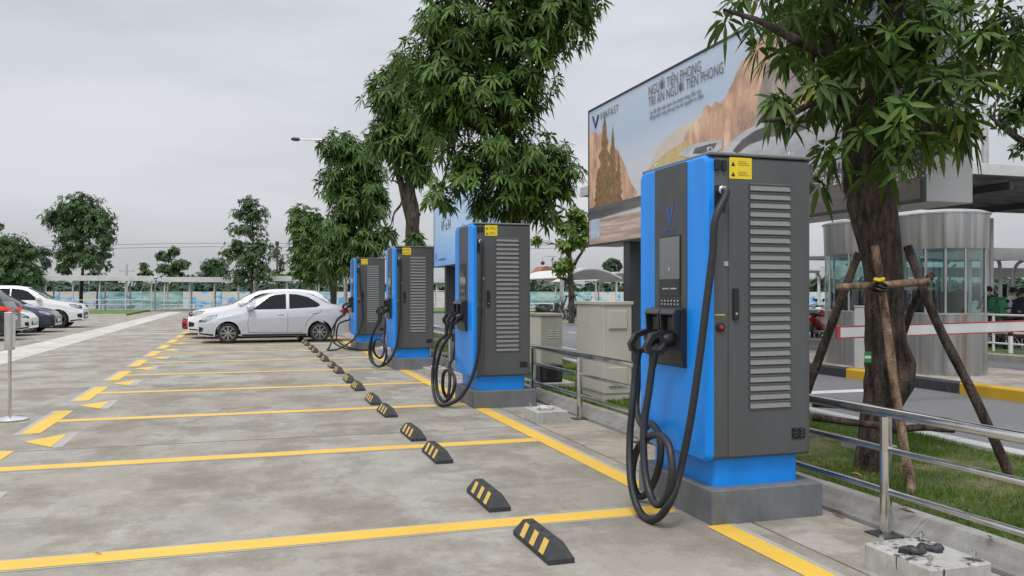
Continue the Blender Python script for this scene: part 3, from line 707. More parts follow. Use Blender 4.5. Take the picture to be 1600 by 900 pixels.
# ------------------------------------------------------------------ chargers
CX, CY = 3.135, 5.115
ZB, ZT = .395, 2.318                       # cabinet bottom and top
def build_charger():
    root = empty('ev_charger', (CX, CY, 0))
    hx0, hx1, hy = -.335, .375, .465      # grey body; front skin sits ahead of it
    b = MB(); b.prism(rrect(-hy, hy, ZB, ZT, .03, 4), 'x', hx0, hx1); body = b.build('cabinet', M['grey'], root, 30)
    MB().cbox(-.37, hx1+.012, -hy-.008, hy+.008, ZT+.001, ZT+.022, .006).build('roof_cap', M['slat'], root)
    # blue front skin with rounded edges: a shallow dish of two profiles
    pr0 = rrect(-hy-.004, hy+.004, ZB-.012, ZT+.004, .055, 6); pr1 = rrect(-hy+.012, hy-.012, ZB+.004, ZT-.012, .045, 6)
    n = len(pr0); vs = [(-.336, y, z) for y, z in pr0]+[(-.372, y, z) for y, z in pr0]+[(-.388, y, z) for y, z in pr1]
    fs = [[k*n+i, k*n+(i+1) % n, (k+1)*n+(i+1) % n, (k+1)*n+i] for k in (0, 1) for i in range(n)]+[list(range(n)), [2*n+i for i in range(n)][::-1]]
    MB().add(vs, fs).build('front_panel', M['blue'], root, 40)
    # dark centre strip, running over the top edge of the skin
    strip_ = MB().prism(rrect(-.225, .225, .955, ZT-.006, .012, 3), 'x', -.392, -.385).build('centre_panel', M['grey2'], root, 30)
    MB().prism(rrect(-.150, .150, 1.425, 1.84, .008, 3), 'x', -.397, -.3925).build('screen_frame', M['black'], root)
    scr = MB().prism(rrect(-.140, .140, 1.545, 1.83, .004, 2), 'x', -.3992, -.3972).build('screen', M['screen'], root)
    MB().prism(rrect(-.140, .140, 1.435, 1.54, .004, 2), 'x', -.3990, -.3972).build('reader_panel', M['holster'], root)
    sl = MB()
    for y in (-.06, .05): sl.cbox(-.402, -.3994, y-.045, y+.045, 1.475, 1.485, .001)
    sl.cbox(-.402, -.3994, -.012, .012, 1.60, 1.625, .001)
    sl.build('card_slot', M['keyink'], scr)
    kp = MB().prism(rrect(-.150, .150, 1.352, 1.415, .006, 2), 'x', -.396, -.3922).build('keypad', M['black'], root)
    kk = MB()
    for i in range(6):
        for z in (1.368, 1.392): kk.cbox(-.3985, -.3962, -.125+.045*i, -.105+.045*i, z, z+.012, .001)
    kk.build('key_row', M['keyink'], kp)
    # emblem and name on the centre strip
    lg = MB()
    for s in (-1, 1):
        lg.add([(-.3945, -s*.040, 2.035), (-.3945, -s*.026, 2.032), (-.3945, 0, 1.945), (-.3945, 0, 1.925)], [(0, 1, 2, 3)])
        lg.add([(-.3945, -s*.058, 2.062), (-.3945, -s*.046, 2.058), (-.3945, -s*.005, 1.925), (-.3945, -s*.002, 1.905)], [(0, 1, 2, 3)])
    lg.build('emblem', M['logo'], strip_, 0)
    letter('VINFAST', .034, M['logo'], (-.3945, 0, 1.865), strip_, align='CENTER', extrude=.0006, space=1.35)
    # holster with two hoods
    h = MB(); h.prism([(-.392, .955), (-.392, 1.33), (-.425, 1.33), (-.44, 1.10), (-.42, .975)], 'y', -.222, .222)
    hol = h.build('holster', M['holster'], root, 25)
    for y0, y1 in ((-.205, -.010), (.010, .205)):
        MB().prism([(-.425, 1.345), (-.462, 1.338), (-.478, 1.312), (-.47, 1.19), (-.43, 1.17)], 'y', y0, y0+.016).build('hood_cheek', M['holster'], hol, 20)
        MB().prism([(-.425, 1.345), (-.462, 1.338), (-.478, 1.312), (-.47, 1.19), (-.43, 1.17)], 'y', y1-.016, y1).build('hood_cheek', M['holster'], hol, 20)
        MB().prism([(-.400, 1.352), (-.465, 1.343), (-.482, 1.315), (-.477, 1.306), (-.458, 1.328), (-.400, 1.336)], 'y', y0-.003, y1+.003).build('hood_top', M['dark_metal'], hol, 20)
        MB().cbox(-.445, -.436, y0+.05, y1-.05, 1.20, 1.29, .002).build('socket_plate', M['black'], hol)
    # plugs: nose in the socket, looped grip
    for yc in (-.118, .118):
        g = MB()
        g.tube([(-.43, yc, 1.15), (-.47, yc, 1.145), (-.51, yc, 1.135)], [.046, .05, .043], 12)
        outer = [(-.455, 1.195), (-.52, 1.205), (-.60, 1.178), (-.645, 1.105), (-.632, 1.055), (-.585, 1.035), (-.52, 1.045), (-.46, 1.095)]
        inner = [(-.505, 1.160), (-.53, 1.165), (-.585, 1.145), (-.612, 1.10), (-.604, 1.078), (-.58, 1.068), (-.54, 1.075), (-.508, 1.11)]
        vs = [(x, yc+o_, z) for o_, k_ in ((-.024, outer), (-.024, inner), (.024, inner), (.024, outer)) for x, z in k_]
        g.add(vs, [[r0*8+i, r0*8+(i+1) % 8, r1*8+(i+1) % 8, r1*8+i] for r0, r1 in ((0, 1), (1, 2), (2, 3), (3, 0)) for i in range(8)])
        g.tube([(-.575, yc, 1.05), (-.582, yc, 1.01), (-.585, yc, .965)], [.03, .028, .026], 10)
        pl = g.build('plug', M['black'], root, 50)
        MB().cbox(-.535, -.505, yc-.016, yc+.016, 1.176, 1.192, .003).build('latch', M['keyink'], pl)
    # side facing the car park entrance: service door, louvres, outlet
    yn = -hy
    MB().prism(rrect(-.232, .352, ZB+.02, ZT-.02, .012, 3), 'y', yn-.006, yn-.0005).build('service_door', M['grey'], root, 30)
    dy = yn-.006
    lm = MB(); lm.prism([(0, .036), (-.009, .035), (-.010, .039), (0, .048)], 'x', -.152, .152); lm.prism([(-.0005, .0), (-.0105, .0), (-.004, .034), (-.0005, .034)], 'x', -.150, .150, 1); lm.prism([(0, -.002), (-.011, -.001), (-.010, .036), (0, .036)], 'x', -.153, -.1505); lm.prism([(0, -.002), (-.011, -.001), (-.010, .036), (0, .036)], 'x', .1505, .153)
    lmesh = lm.mesh('louvre', [M['grey'], M['mesh']], 20)
    for i in range(26):
        o = bpy.data.objects.new('louvre', lmesh); link(o, root); o.location = (.070, dy-.0005, .715+i*.0556)
    MB().prism(rrect(-.205, -.165, 1.28, 1.48, .008, 3), 'y', dy-.014, dy-.0005).build('door_handle', M['black'], root, 30)
    MB().lathe([(.009, 0), (.009, .004)], 12, xf=Matrix.Translation((-.185, dy-.0145, 1.32)) @ Matrix.Rotation(R(90), 4, 'X')).build('lock', M['ss'], root)
    st = MB().prism(rrect(-.228, -.065, 2.175, 2.31, .004, 2), 'y', dy-.0018, dy-.0005).build('warning_sticker', M['sticker'], root)
    ink = MB()
    for z in (2.19, 2.255):
        ink.add([(-.216, dy-.0032, z), (-.186, dy-.0032, z), (-.201, dy-.0032, z+.028)], [(0, 1, 2)])
        for q in range(3): ink.add([(-.165, dy-.0032, z+.006+q*.011), (-.082-.012*q, dy-.0032, z+.006+q*.011), (-.082-.012*q, dy-.0032, z+.0082+q*.011), (-.165, dy-.0032, z+.0082+q*.011)], [(0, 1, 2, 3)])
    ink.build('warning_print', M['ink'], st, 0, False)
    for x in (-.318, -.268): MB().cbox(x-.017, x+.017, yn-.022, yn-.0005, 2.225, 2.29, .004).build('switch_cover', M['black'], root)
    MB().prism(rrect(-.33, -.252, 1.96, 2.13, .006, 2), 'y', yn-.004, yn-.0005).build('outlet_recess', M['black'], root)
    MB().lathe([(.030, 0), (.030, .03), (.024, .036), (.024, .05)], 16, xf=Matrix.Translation((-.288, yn-.003, 2.095)) @ Matrix.Rotation(R(90), 4, 'X')).build('cable_gland', M['ss'], root)
    es = MB().lathe([(.030, 0), (.030, .012), (.022, .016)], 18, xf=Matrix.Translation((-.29, yn-.0005, 1.235)) @ Matrix.Rotation(R(90), 4, 'X')).build('stop_button', M['black'], root)
    MB().lathe([(.012, 0), (.013, .004), (.010, .007)], 16, xf=Matrix.Translation((-.29, yn-.0175, 1.235)) @ Matrix.Rotation(R(90), 4, 'X')).build('button_head', M['red'], es)
    MB().box(-.325, -.255, yn-.0016, yn-.0005, 1.31, 1.316).build('name_strip', M['sticker'], root)
    MB().cbox(-.265, -.235, yn-.0075, yn-.0005, 1.62, 1.65, .001).build('small_label', M['keyink'], root)
    bd = MB().prism(rrect(.235, .335, .505, .575, .01, 3), 'y', dy-.006, dy-.0005).build('vent_badge', M['black'], root)
    for q in range(3): MB().tube([(.25, dy-.0085, .52+.02*q), (.275, dy-.0085, .53+.02*q), (.30, dy-.0085, .518+.02*q), (.322, dy-.0085, .53+.02*q)], .0035, 5).build('badge_rib', M['dark_metal'], bd)
    MB().prism(rrect(-.305, .325, -.415, .415, .035, 4), 'z', .216, ZB+.002).build('base', M['blue'], root, 40)
    for x, y in ((-.30, -.36), (.31, -.36), (-.30, .36), (.31, .36)):
        r_ = MB(); r_.tube([(x, y, ZT+.021), (x, y, ZT+.035)], .010, 8)
        r_.tube([(x+.018*math.cos(a), y, ZT+.050+.018*math.sin(a)) for a in [2*math.pi*q/12 for q in range(12)]], .005, 6, closed=True)
        r_.build('lifting_eye', M['ss'], root, 50)
    return root
charger0 = build_charger()
LAB = ['nearest blue and grey charging cabinet with black cables looped in front', 'second blue and grey charging cabinet from the front, under the dense tall tree',
       'third blue and grey charging cabinet from the front, cable hanging in one big loop', 'farthest blue and grey charging cabinet, beside the tail of the sedan']
chargers = []; ROWX = (0, .045, .105, .165)
for k in range(4):
    o = charger0 if k == 0 else copy_tree(charger0)
    o.location = (CX-ROWX[k], CY+PSP*k, 0); tag(o, LAB[k], 'charger', 'charging cabinets along the bays'); chargers.append(o)
# cables, one set for each charger, in charger coordinates
def cable(pts, root, r=.0245):
    pts = [Vector((p[0], p[1], max(p[2], r+.002))) for p in pts]
    return MB().tube(catmull(pts, 7), r, 10).build('cable', M['rubber'], root, 60)
def loc1(l): return [Vector(p)-Vector((CX, CY, 0)) for p in l]
cA = [(2.847, 4.60, 2.095), (2.845, 4.585, 2.06)]+[PY(1117, 345, 4.57), PY(1113, 400, 4.565), PY(1103, 480, 4.56), PY(1093, 560, 4.56), PY(1080, 650, 4.57), PY(1064, 730, 4.62)]+\
     [PX(1046, 786, 2.46), PX(1022, 812, 2.42), PX(1000, 800, 2.42), PX(986, 755, 2.42), PX(984, 690, 2.47), PX(988, 635, 2.50), PX(991, 600, 2.53)]
far_pl = (CX-.585, CY+.118, .985); near_pl = (CX-.585, CY-.118, .985)
cable(loc1(cA+[far_pl]), charger0)
cB = [near_pl, PX(1014, 610, 2.525), PX(1006, 670, 2.485), PX(1008, 740, 2.45), PX(1022, 785, 2.44), PX(1040, 780, 2.45), PX(1050, 735, 2.47), PX(1042, 690, 2.49),
      PX(1020, 680, 2.50), PX(996, 702, 2.51), PX(988, 745, 2.54), PX(998, 775, 2.60), PX(1016, 764, 2.63), PX(1031, 722, 2.64), PX(1030, 680, 2.655), PX(1016, 661, 2.67), PX(1006, 668, 2.68), (2.74, 5.63, .62), (2.80, 5.66, 1.0), (2.83, 5.64, 1.5), (2.845, 5.625, 2.05), (2.847, 5.61, 2.095)]
cable(loc1(cB), charger0)
def cable_set(root, a, b):
    cable(a, root, .0225); cable(b, root, .0225)
    return root
def side(x): return (-.288, -.515, x)
fp, np_ = (-.585, .118, .985), (-.585, -.118, .985)
o2 = [(-.288, -.505, 2.095), (-.29, -.53, 2.05), (-.30, -.545, 1.6), (-.315, -.55, 1.1), (-.34, -.55, .7), (-.42, -.53, .38), (-.55, -.46, .14), (-.70, -.30, .035), (-.76, -.05, .06), (-.76, .17, .25), (-.74, .22, .5), (-.70, .17, .78), (-.60, .12, .90), fp]
o2b = [np_, (-.60, -.11, .90), (-.69, -.02, .72), (-.73, .10, .42), (-.72, .05, .15), (-.68, -.15, .06), (-.63, -.38, .18), (-.60, -.40, .36), (-.62, -.20, .46), (-.64, .05, .40), (-.62, .18, .18), (-.55, .22, .07), (-.50, .30, .25), (-.48, .40, .48), (-.42, .50, .55), (-.36, .53, .8), (-.31, .53, 1.4), (-.29, .53, 2.05), (-.288, .505, 2.095)]
cable_set(chargers[1], o2, o2b)
o3 = [(-.288, -.505, 2.095), (-.29, -.53, 2.05), (-.29, -.54, 1.7), (-.29, -.55, 1.2), (-.31, -.56, .8), (-.36, -.55, .45), (-.46, -.47, .2), (-.60, -.25, .06), (-.70, .02, .10), (-.72, .22, .35), (-.69, .22, .66), (-.60, .12, .90), fp]
o3b = [np_, (-.60, -.11, .90), (-.70, .02, .70), (-.76, .18, .40), (-.74, .10, .14), (-.62, -.22, .05), (-.54, -.44, .22), (-.54, -.42, .44), (-.60, -.15, .56), (-.66, .12, .52), (-.66, .24, .30), (-.55, .22, .18), (-.46, .30, .3), (-.42, .5, .62), (-.33, .53, 1.3), (-.29, .53, 2.05), (-.288, .505, 2.095)]
cable_set(chargers[2], o3, o3b)
o4 = [(-.288, -.505, 2.095), (-.29, -.53, 2.05), (-.27, -.55, 1.7), (-.22, -.56, 1.2), (-.20, -.56, .85), (-.27, -.57, .55), (-.45, -.60, .28), (-.80, -.55, .06), (-1.05, -.40, .035), (-.98, -.2, .10), (-.86, .05, .4), (-.78, .12, .75), (-.61, .12, .90), fp]
o4b = [np_, (-.60, -.11, .90), (-.78, -.05, .75), (-.92, .12, .42), (-.84, .10, .18), (-.6, -.2, .05), (-.3, -.62, .035), (-.1, -.72, .035), (-.3, -.66, .04), (-.62, -.10, .12), (-.76, .26, .28), (-.72, .30, .62), (-.55, .42, .72), (-.38, .53, .8), (-.30, .54, 1.3), (-.29, .53, 2.05), (-.288, .505, 2.095)]
cable_set(chargers[3], o4, o4b)
# plinths and spare foundation blocks
pm = MB().cbox(-.375, .445, -.511, .515, -.02, .2155, .006).mesh('plinth', M['plinth'], 30)
for k in range(4):
    o = bpy.data.objects.new('concrete_plinth', pm); link(o); o.location = (CX-ROWX[k], CY+PSP*k, 0)
    tag(o, ['grey painted concrete plinth under the nearest charger', 'grey painted concrete plinth under the second charger', 'grey painted concrete plinth under the third charger', 'grey painted concrete plinth under the farthest charger'][k], 'plinth', 'concrete plinths')
m, t, b_ = mat_new('tar stained concrete'); M['tar'] = m
_co = coords(t, 'Object'); _n = noise(t, _co, 7, 8, .7); _z = N(t, 'ShaderNodeSeparateXYZ'); t.links.new(_co, _z.inputs[0])
_dr = noise(t, coords(t, 'Object', (9, 9, 1.0)), 2.4, 4, .6)
_f = mixc(t, ramp(t, _z.outputs[2], ((.125, 1), (.134, 0))), ramp(t, _n, ((.52, 0), (.58, 1))), ramp(t, _dr, ((.63, 0), (.66, .9))))
t.links.new(mixc(t, _f, ramp(t, noise(t, _co, 12, 6), ((.3, (.34, .335, .32)), (.7, (.5, .49, .47)))), (.02, .021, .023)), b_.inputs['Base Color'])
b_.inputs['Roughness'].default_value = .6; bump(t, b_, _n, .4, .01)
M['ws_tar'] = basic('tar', (.035, .036, .038), .5, 0, .5, 30, .6, 60)
for k in range(4):
    bx_ = MB().cbox(0, .37, 0, .46, -.01, .135, .008)
    o = bx_.build('foundation_block', M['tar'] if k == 0 else M['block'], None, 30); o.location = (3.10-ROWX[k], 3.2+PSP*k, 0)
    tag(o, ['tar-spattered concrete foundation block with bolts in the bottom right corner', 'concrete foundation block with white cable coil by the second charger', 'concrete foundation block with cable coil beside the third charger', 'small far concrete foundation block near the farthest charger'][k], 'concrete block', 'spare foundation blocks')
    for (x, y) in ((.05, .06), (.32, .06), (.32, .40), (.06, .40)):
        nb = MB(); nb.tube([(x, y, .134), (x, y, .185)], .008, 8); nb.lathe([(.014, .16), (.014, .174)], 6, xf=Matrix.Translation((x, y, 0))); nb.build('anchor_bolt', M['ss'], o, 30)
    cb = MB()
    if k == 0:
        rs = np.random.RandomState(2); P = [(.06+.25*i/7, .24+.03*math.sin(i*2.1), .142+.006*math.sin(i*1.7)) for i in range(8)]
        cb.tube(catmull(P, 4), [.024*(1+.25*math.sin(j*1.3)) for j in range(29)], 7); cb.build('tarred_lump', M['ws_tar'], o, 60)
    else:
        P = [(.17+(.085+.012*math.sin(j*.9))*math.cos(j*.42), .2+(.085+.012*math.cos(j*1.1))*math.sin(j*.42), .146+.006*(j/15.0)) for j in range(46)]
        cb.tube(P, .009, 6); cb.build('cable_coil', M['offwhite'], o, 60)
# wheel stops
ws_b = MB(); L2, w2, H2 = .30, .075, .105
def ws_sec(x, k): return [(x, -w2, 0), (x, -w2, .028), (x, -w2*.42, H2*k), (x, w2*.42, H2*k), (x, w2, .028), (x, w2, 0)]
v_ = [];
for yy, k, tw in ((-L2, .27, 1), (-L2+.055, 1, .8), (L2-.055, 1, .8), (L2, .27, 1)):
    v_ += [(-w2, yy, 0), (-w2, yy, .028), (-w2*.40 if k == 1 else -w2*.98, yy, H2*k if k == 1 else .0285), (w2*.40 if k == 1 else w2*.98, yy, H2*k if k == 1 else .0285), (w2, yy, .028), (w2, yy, 0)]
f_ = []
for s in range(3):
    for q in range(5): f_.append((s*6+q, s*6+q+1, (s+1)*6+q+1, (s+1)*6+q))
f_ += [(0, 1, 2, 3, 4, 5), (18, 23, 22, 21, 20, 19)]
ws_mesh = MB().add(v_, f_).mesh('rubber_body', M['black'], 20)
M['ws_rubber'] = basic('weathered rubber', (.035, .037, .04), .7, 0, .3, 18, .2, 120); ws_mesh.materials[0] = M['ws_rubber']
M['ws_tape'] = paint_mark('reflective tape', (.70, .47, .09), (.45, .42, .34), .7)
def slope_pt(u, y, s): return (s*(-w2+u*(w2*.60)), y, .028+u*(H2-.028)+.0015)
tp_meshes = []
for q in range(3):
    a = -.17+q*.16; e = .0012
    tp_meshes.append([MB().add([(p[0]-s*.0012, p[1], p[2]) for p in (slope_pt(.03, a-.042, s), slope_pt(.03, a+.030, s), slope_pt(.95, a+.042, s), slope_pt(.95, a-.030, s))], [(0, 1, 2, 3)]).mesh('reflector', M['ws_tape'], 0) for s in (1, -1)])
hole_mesh = MB().lathe([(.013, -.01), (.013, .0015), (.009, .0015), (.008, -.008)], 10).mesh('bolt_hole', M['black'], 30)
ws_n = 0
for k in range(-1, 9):
    for s in (-1, 1):
        y = BAY0+BAY/2+BAY*k+s*.82
        if y < 4: continue
        r_ = empty('wheel_stop', (1.60, y, .0005), random.uniform(-.02, .02)); o = bpy.data.objects.new('rubber_body', ws_mesh); link(o, r_)
        for q in range(3):
            for me in tp_meshes[q]: o = bpy.data.objects.new('reflector', me); link(o, r_)
            o = bpy.data.objects.new('bolt_hole', hole_mesh); link(o, r_); o.location = (0, -.16+.16*q, H2)
        lab = 'nearest black rubber wheel stop with yellow bars, at the bottom of the picture' if ws_n == 0 else ('%s black and yellow wheel stop from the front in the receding row' % NUM[ws_n] if ws_n < 17 else 'wheel stop by the sedan, %s' % ('nearer of the last two in the row' if ws_n == 17 else 'very last in the row'))
        tag(r_, lab, 'wheel stop', 'wheel stops along the bays'); ws_n += 1

# ------------------------------------------------------------------ guard rail
rail = empty('guard_rail', (3.655, 0, 0), 0, 'polished stainless steel guard rail behind the chargers', 'railing')
pmesh = MB().tube([(0, 0, .008), (0, 0, .71)], .034, 16).mesh('post', M['ss'], 50)
plm = MB().cbox(-.085, .085, -.085, .085, .0005, .009, .002).mesh('base_plate', M['dark_metal'], 30)
ys = [4.125-1.62*2+1.62*k for k in range(20)]
for y in ys:
    for nm, me in (('post', pmesh), ('base_plate', plm)):
        o = bpy.data.objects.new(nm, me); link(o, rail); o.location = (0, y, 0)
for z, r_ in ((.735, .032), (.515, .020), (.265, .020)):
    MB().tube([(.004, ys[0]-.5+i*(ys[-1]-ys[0]+1)/40, z+random.uniform(-.002, .002)) for i in range(41)], r_, 14).build('rail', M['ss'], rail, 60)
# wooden props of the near tree
prop = empty('tree_prop', b1, 0, 'rough wooden pole tripod tied round the nearest tree trunk', 'tree support')
def pole(pts, r0, r1, mat, nm='pole'):
    P = catmull([Vector(p)-b1 for p in pts], 4); n = len(P)
    return MB().tube(P, [.86*(r0+(r1-r0)*i/(n-1))*(1+.06*math.sin(i*2.3)) for i in range(n)], 9).build(nm, mat, prop, 60)
pole([D(1578, 742, d1-.5), D(1520, 615, d1-.42), D(1462, 500, d1-.36), D(1418, 385, d1-.2)], .042, .036, M['pole_wood'])
pole([D(1425, 772, d1-.75), D(1400, 620, d1-.5), D(1383, 490, d1-.36), D(1367, 385, d1-.22)], .040, .032, M['bare_wood'])
pole([D(1250, 640, d1+.15), D(1285, 545, d1+.05), D(1315, 465, d1-.1), D(1342, 395, d1-.15)], .042, .034, M['pole_wood'])
pole([D(1400, 560, d1+.7), D(1425, 480, d1+.4), D(1455, 430, d1-.05)], .036, .034, M['pole_wood'])
pole([D(1306, 449, d1-.28), D(1370, 446, d1-.36), D(1452, 440, d1-.4)], .030, .034, M['bare_wood'], 'crossbar')
pole([D(1270, 652, d1-.15), D(1330, 660, d1-.3), D(1395, 668, d1-.5), D(1410, 676, d1-.5)], .032, .028, M['pole_wood'], 'crossbar')
pole([D(1395, 672, d1-.55), D(1440, 668, d1-.55), D(1490, 672, d1-.5)], .030, .026, M['pole_wood'], 'crossbar')
pole([D(1270, 632, d1+.2), D(1310, 634, d1+.2), D(1345, 636, d1+.2)], .026, .026, M['pole_wood'], 'crossbar')
tie = MB()
for q in range(3): tie.tube([D(1374, 444+q*4, d1-.37)-b1+Vector((.045*math.cos(a), .05*math.sin(a), .012*math.sin(a*2+q))) for a in [2*math.pi*j/14 for j in range(14)]], .010, 6, closed=True)
tie.build('rope_tie', M['black'], prop, 60)
tie2 = MB().tube([D(1366+j*4, 438-abs(j-2), d1-.42)-b1 for j in range(5)], .014, 6).build('yellow_tie', M['sticker'], prop, 60)
tgb = MB().box(-.024, .024, -.003, .003, -.04, .04).build('tree_tag', M['green_box'], None); tgb.location = D(1356, 558, d1-.165); tgb.rotation_euler = (0, 0, R(-25))
tag(tgb, 'small green and white tag fixed to the nearest tree trunk', 'tag')
MB().box(-.022, .022, -.0042, -.0032, -.010, .010).build('tag_band', M['white'], tgb)
# flat stones and fallen leaves on the grass
MB_ = MB().cbox(-.13, .13, -.2, .2, -.03, .05, .012).build('concrete_slab', M['kerb'], None, 30); MB_.location = (5.05, 5.9, .13); tag(MB_, 'small flat concrete slab lying in the grass behind the propped tree', 'slab')
rsl = random.Random(4); lf = []
lfm = {}
for nm in ('dry_leaf', 'brown_leaf'):
    b = MB(); P = [(0, 0, 0), (.045, .018, .012), (.09, .022, .016), (.14, .012, .008), (.17, 0, .02), (.14, -.012, .012), (.09, -.022, .018), (.045, -.018, .01)]
    b.add(P+[(.09, 0, -.002)], [(0, 1, 8), (1, 2, 8), (2, 3, 8), (3, 4, 8), (4, 5, 8), (5, 6, 8), (6, 7, 8), (7, 0, 8)]); lfm[nm] = b.mesh('fallen_leaf', M[nm], 60, False)
for i, (px, py, z, nm, lab) in enumerate([(1433, 803, .125, 'brown_leaf', 'curled brown leaf on the kerb above the tarred block'), (1478, 800, .13, 'dry_leaf', 'yellow fallen leaf lying under the lowest rail'),
        (1420, 790, .13, 'brown_leaf', 'brown fallen leaf at the foot of the peeled pole'), (1525, 818, .125, 'dry_leaf', 'pale fallen leaf on the grass edge at right'), (1328, 738, .13, 'dry_leaf', 'yellow fallen leaf left of the propped trunk'),
        (1300, 796, .03, 'brown_leaf', 'dark dry leaf beside the nearest plinth on the gutter'), (1550, 838, .125, 'dry_leaf', 'yellowed leaf nearest the right edge on the kerb'), (160, 865, .008, 'dry_leaf', 'tiny dry leaf on the nearest bay line at left')]):
    o = bpy.data.objects.new('fallen_leaf', lfm[nm]); link(o); o.location = G(px, py, z); o.rotation_euler = (rsl.uniform(-.2, .2), rsl.uniform(-.2, .2), rsl.uniform(0, 6.28))
    s = rsl.uniform(.6, .95) if i < 7 else .3; o.scale = (s, s, s); tag(o, lab, 'leaf', 'fallen leaves')

# ------------------------------------------------------------------ billboards
BX = 5.05; BY0, BY1 = 5.30, 12.03; BZ0, BZ1 = 2.19, 4.25
def printm(name, stops, scale, vscale=(1, 1, 1), rough=.45, detail=7, grad=None):
    m, t, b = mat_new(name); co = coords(t, 'Object', vscale)
    col = ramp(t, noise(t, co, scale, detail, .65), stops)
    if grad:
        sp = N(t, 'ShaderNodeSeparateXYZ'); t.links.new(coords(t, 'Object'), sp.inputs[0])
        mr_ = N(t, 'ShaderNodeMapRange'); mr_.inputs[1].default_value, mr_.inputs[2].default_value = grad[1], grad[2]; t.links.new(sp.outputs[grad[0]], mr_.inputs[0])
        col = mixc(t, grad[4], col, ramp(t, mr_.outputs[0], grad[3]))
    t.links.new(col, b.inputs['Base Color']); b.inputs['Roughness'].default_value = rough; return m
M['pr_sky'] = printm('printed sky', ((.3, (.42, .52, .68)), (.7, (.62, .69, .78))), .8, (1, .5, 1), grad=('Z', 2.7, 4.1, ((0, (.70, .62, .54)), (.35, (.66, .68, .73)), (.7, (.46, .57, .74)), (1, (.52, .62, .75))), .7))
M['pr_rock'] = printm('printed cliffs', ((.36, (.30, .21, .19)), (.46, (.50, .31, .22)), (.55, (.68, .42, .27)), (.66, (.80, .64, .48))), 2.6, (1, 1.4, .7))
M['pr_rock2'] = printm('printed dark cliffs', ((.36, (.20, .18, .19)), (.5, (.34, .29, .27)), (.66, (.54, .46, .38))), 2.2, (1, 1.6, .6))
M['pr_mist'] = printm('printed mist', ((.3, (.60, .52, .46)), (.7, (.72, .66, .62))), 1.6, (1, .7, 1.4))
M['pr_gold'] = printm('printed golden slope', ((.3, (.50, .34, .16)), (.55, (.62, .50, .24)), (.75, (.34, .33, .16))), 3, (1, 1, .7))
M['pr_pine'] = printm('printed pines', ((.3, (.13, .10, .06)), (.55, (.30, .17, .07)), (.75, (.45, .25, .10))), 14)
M['pr_road'] = printm('printed road', ((.3, (.06, .06, .065)), (.7, (.18, .17, .17))), 2, (1, .4, 5))
M['pr_foot'] = printm('printed footer', ((.36, (.30, .22, .19)), (.5, (.50, .36, .30)), (.64, (.72, .60, .54))), 3, (1, .25, 5))
M['pr_foot2'] = printm('printed footer dark', ((.3, (.12, .10, .095)), (.7, (.21, .175, .16))), 4, (1, .3, 5))
M['pr_car'] = printm('printed silver car', ((.3, (.32, .35, .40)), (.55, (.55, .57, .60)), (.75, (.72, .73, .75))), 2.4, (1, .5, 2.5))
M['pr_glass'] = printm('printed car glass', ((.3, (.05, .05, .06)), (.7, (.22, .20, .20))), 3, (1, .6, 2))
M['pr_ink'] = basic('poster ink', (.14, .12, .10), .5); M['pr_white'] = basic('poster white ink', (.75, .75, .74), .5); M['pr_navy'] = basic('poster navy ink', (.03, .06, .14), .5)
M['pr_qr'] = basic('poster blank tile', (.45, .55, .70), .5)
M['pr_blue'] = printm('printed blue', ((.3, (.28, .52, .90)), (.7, (.50, .70, .94))), .9, (1, .6, 1), grad=('Z', 2.2, 4.2, ((0, (.16, .44, .95)), (.45, (.50, .71, .96)), (1, (.60, .76, .94))), .7))
def billboard(name, label, y0, y1, face):
    root = empty(name, (BX+.25, (y0+y1)/2, 0), 0, label, 'billboard'); ox, oy = BX+.25, (y0+y1)/2
    def loc(o): o.location = (-ox, -oy, 0); return o
    loc(MB().cbox(BX+.012, BX+.50, y0, y1, BZ0-.02, BZ1+.02, .006).build('case', M['boxgrey'], root, 30))
    fr = MB()
    for (a, b, c, d) in ((y0-.007, y1+.007, BZ1-.005, BZ1+.024), (y0-.007, y1+.007, BZ0-.024, BZ0+.005)): fr.cbox(BX-.012, BX+.03, a, b, c, d, .003)
    for (a, b) in ((y0-.008, y0+.010), (y1-.010, y1+.008)): fr.cbox(BX-.013, BX+.031, a, b, BZ0-.025, BZ1+.025, .003)
    loc(fr.build('frame', M['dark_metal'], root, 30))
    p = loc(MB().box(BX, BX+.011, y0+.005, y1-.005, BZ0, BZ1).build('poster', face, root, 0))
    for y in (y0+.50*(y1-y0), y0+.81*(y1-y0)):
        c = loc(MB().cbox(BX+.03, BX+.46, y-.1, y+.1, -.05, BZ0-.021, .006).build('column', M['dark_metal'], root, 30))
    return root, p, loc
bb, poster, bloc = billboard('billboard', 'large advertising billboard with mountain scene and silver cars on dark columns', BY0, BY1, M['pr_sky'])
def pp(px, py, k):
    q = PX(px, py, BX); return (BX-.0015*k, min(max(q.y, BY0+.02), BY1-.02), min(max(q.z, BZ0+.01), BZ1-.01))
def pshape(name, pts, k, mat):
    o = MB().add([pp(x, y, k) for x, y in pts], [list(range(len(pts)))]).build(name, mat, poster, 0, False)
    bm = bmesh.new(); bm.from_mesh(o.data); bmesh.ops.triangulate(bm, faces=bm.faces); bm.to_mesh(o.data); bm.free(); return o
pshape('printed_mist', [(1000, 330), (1010, 270), (1030, 225), (1060, 200), (1095, 180), (1160, 170), (1200, 260), (1200, 300)], 1, M['pr_mist'])
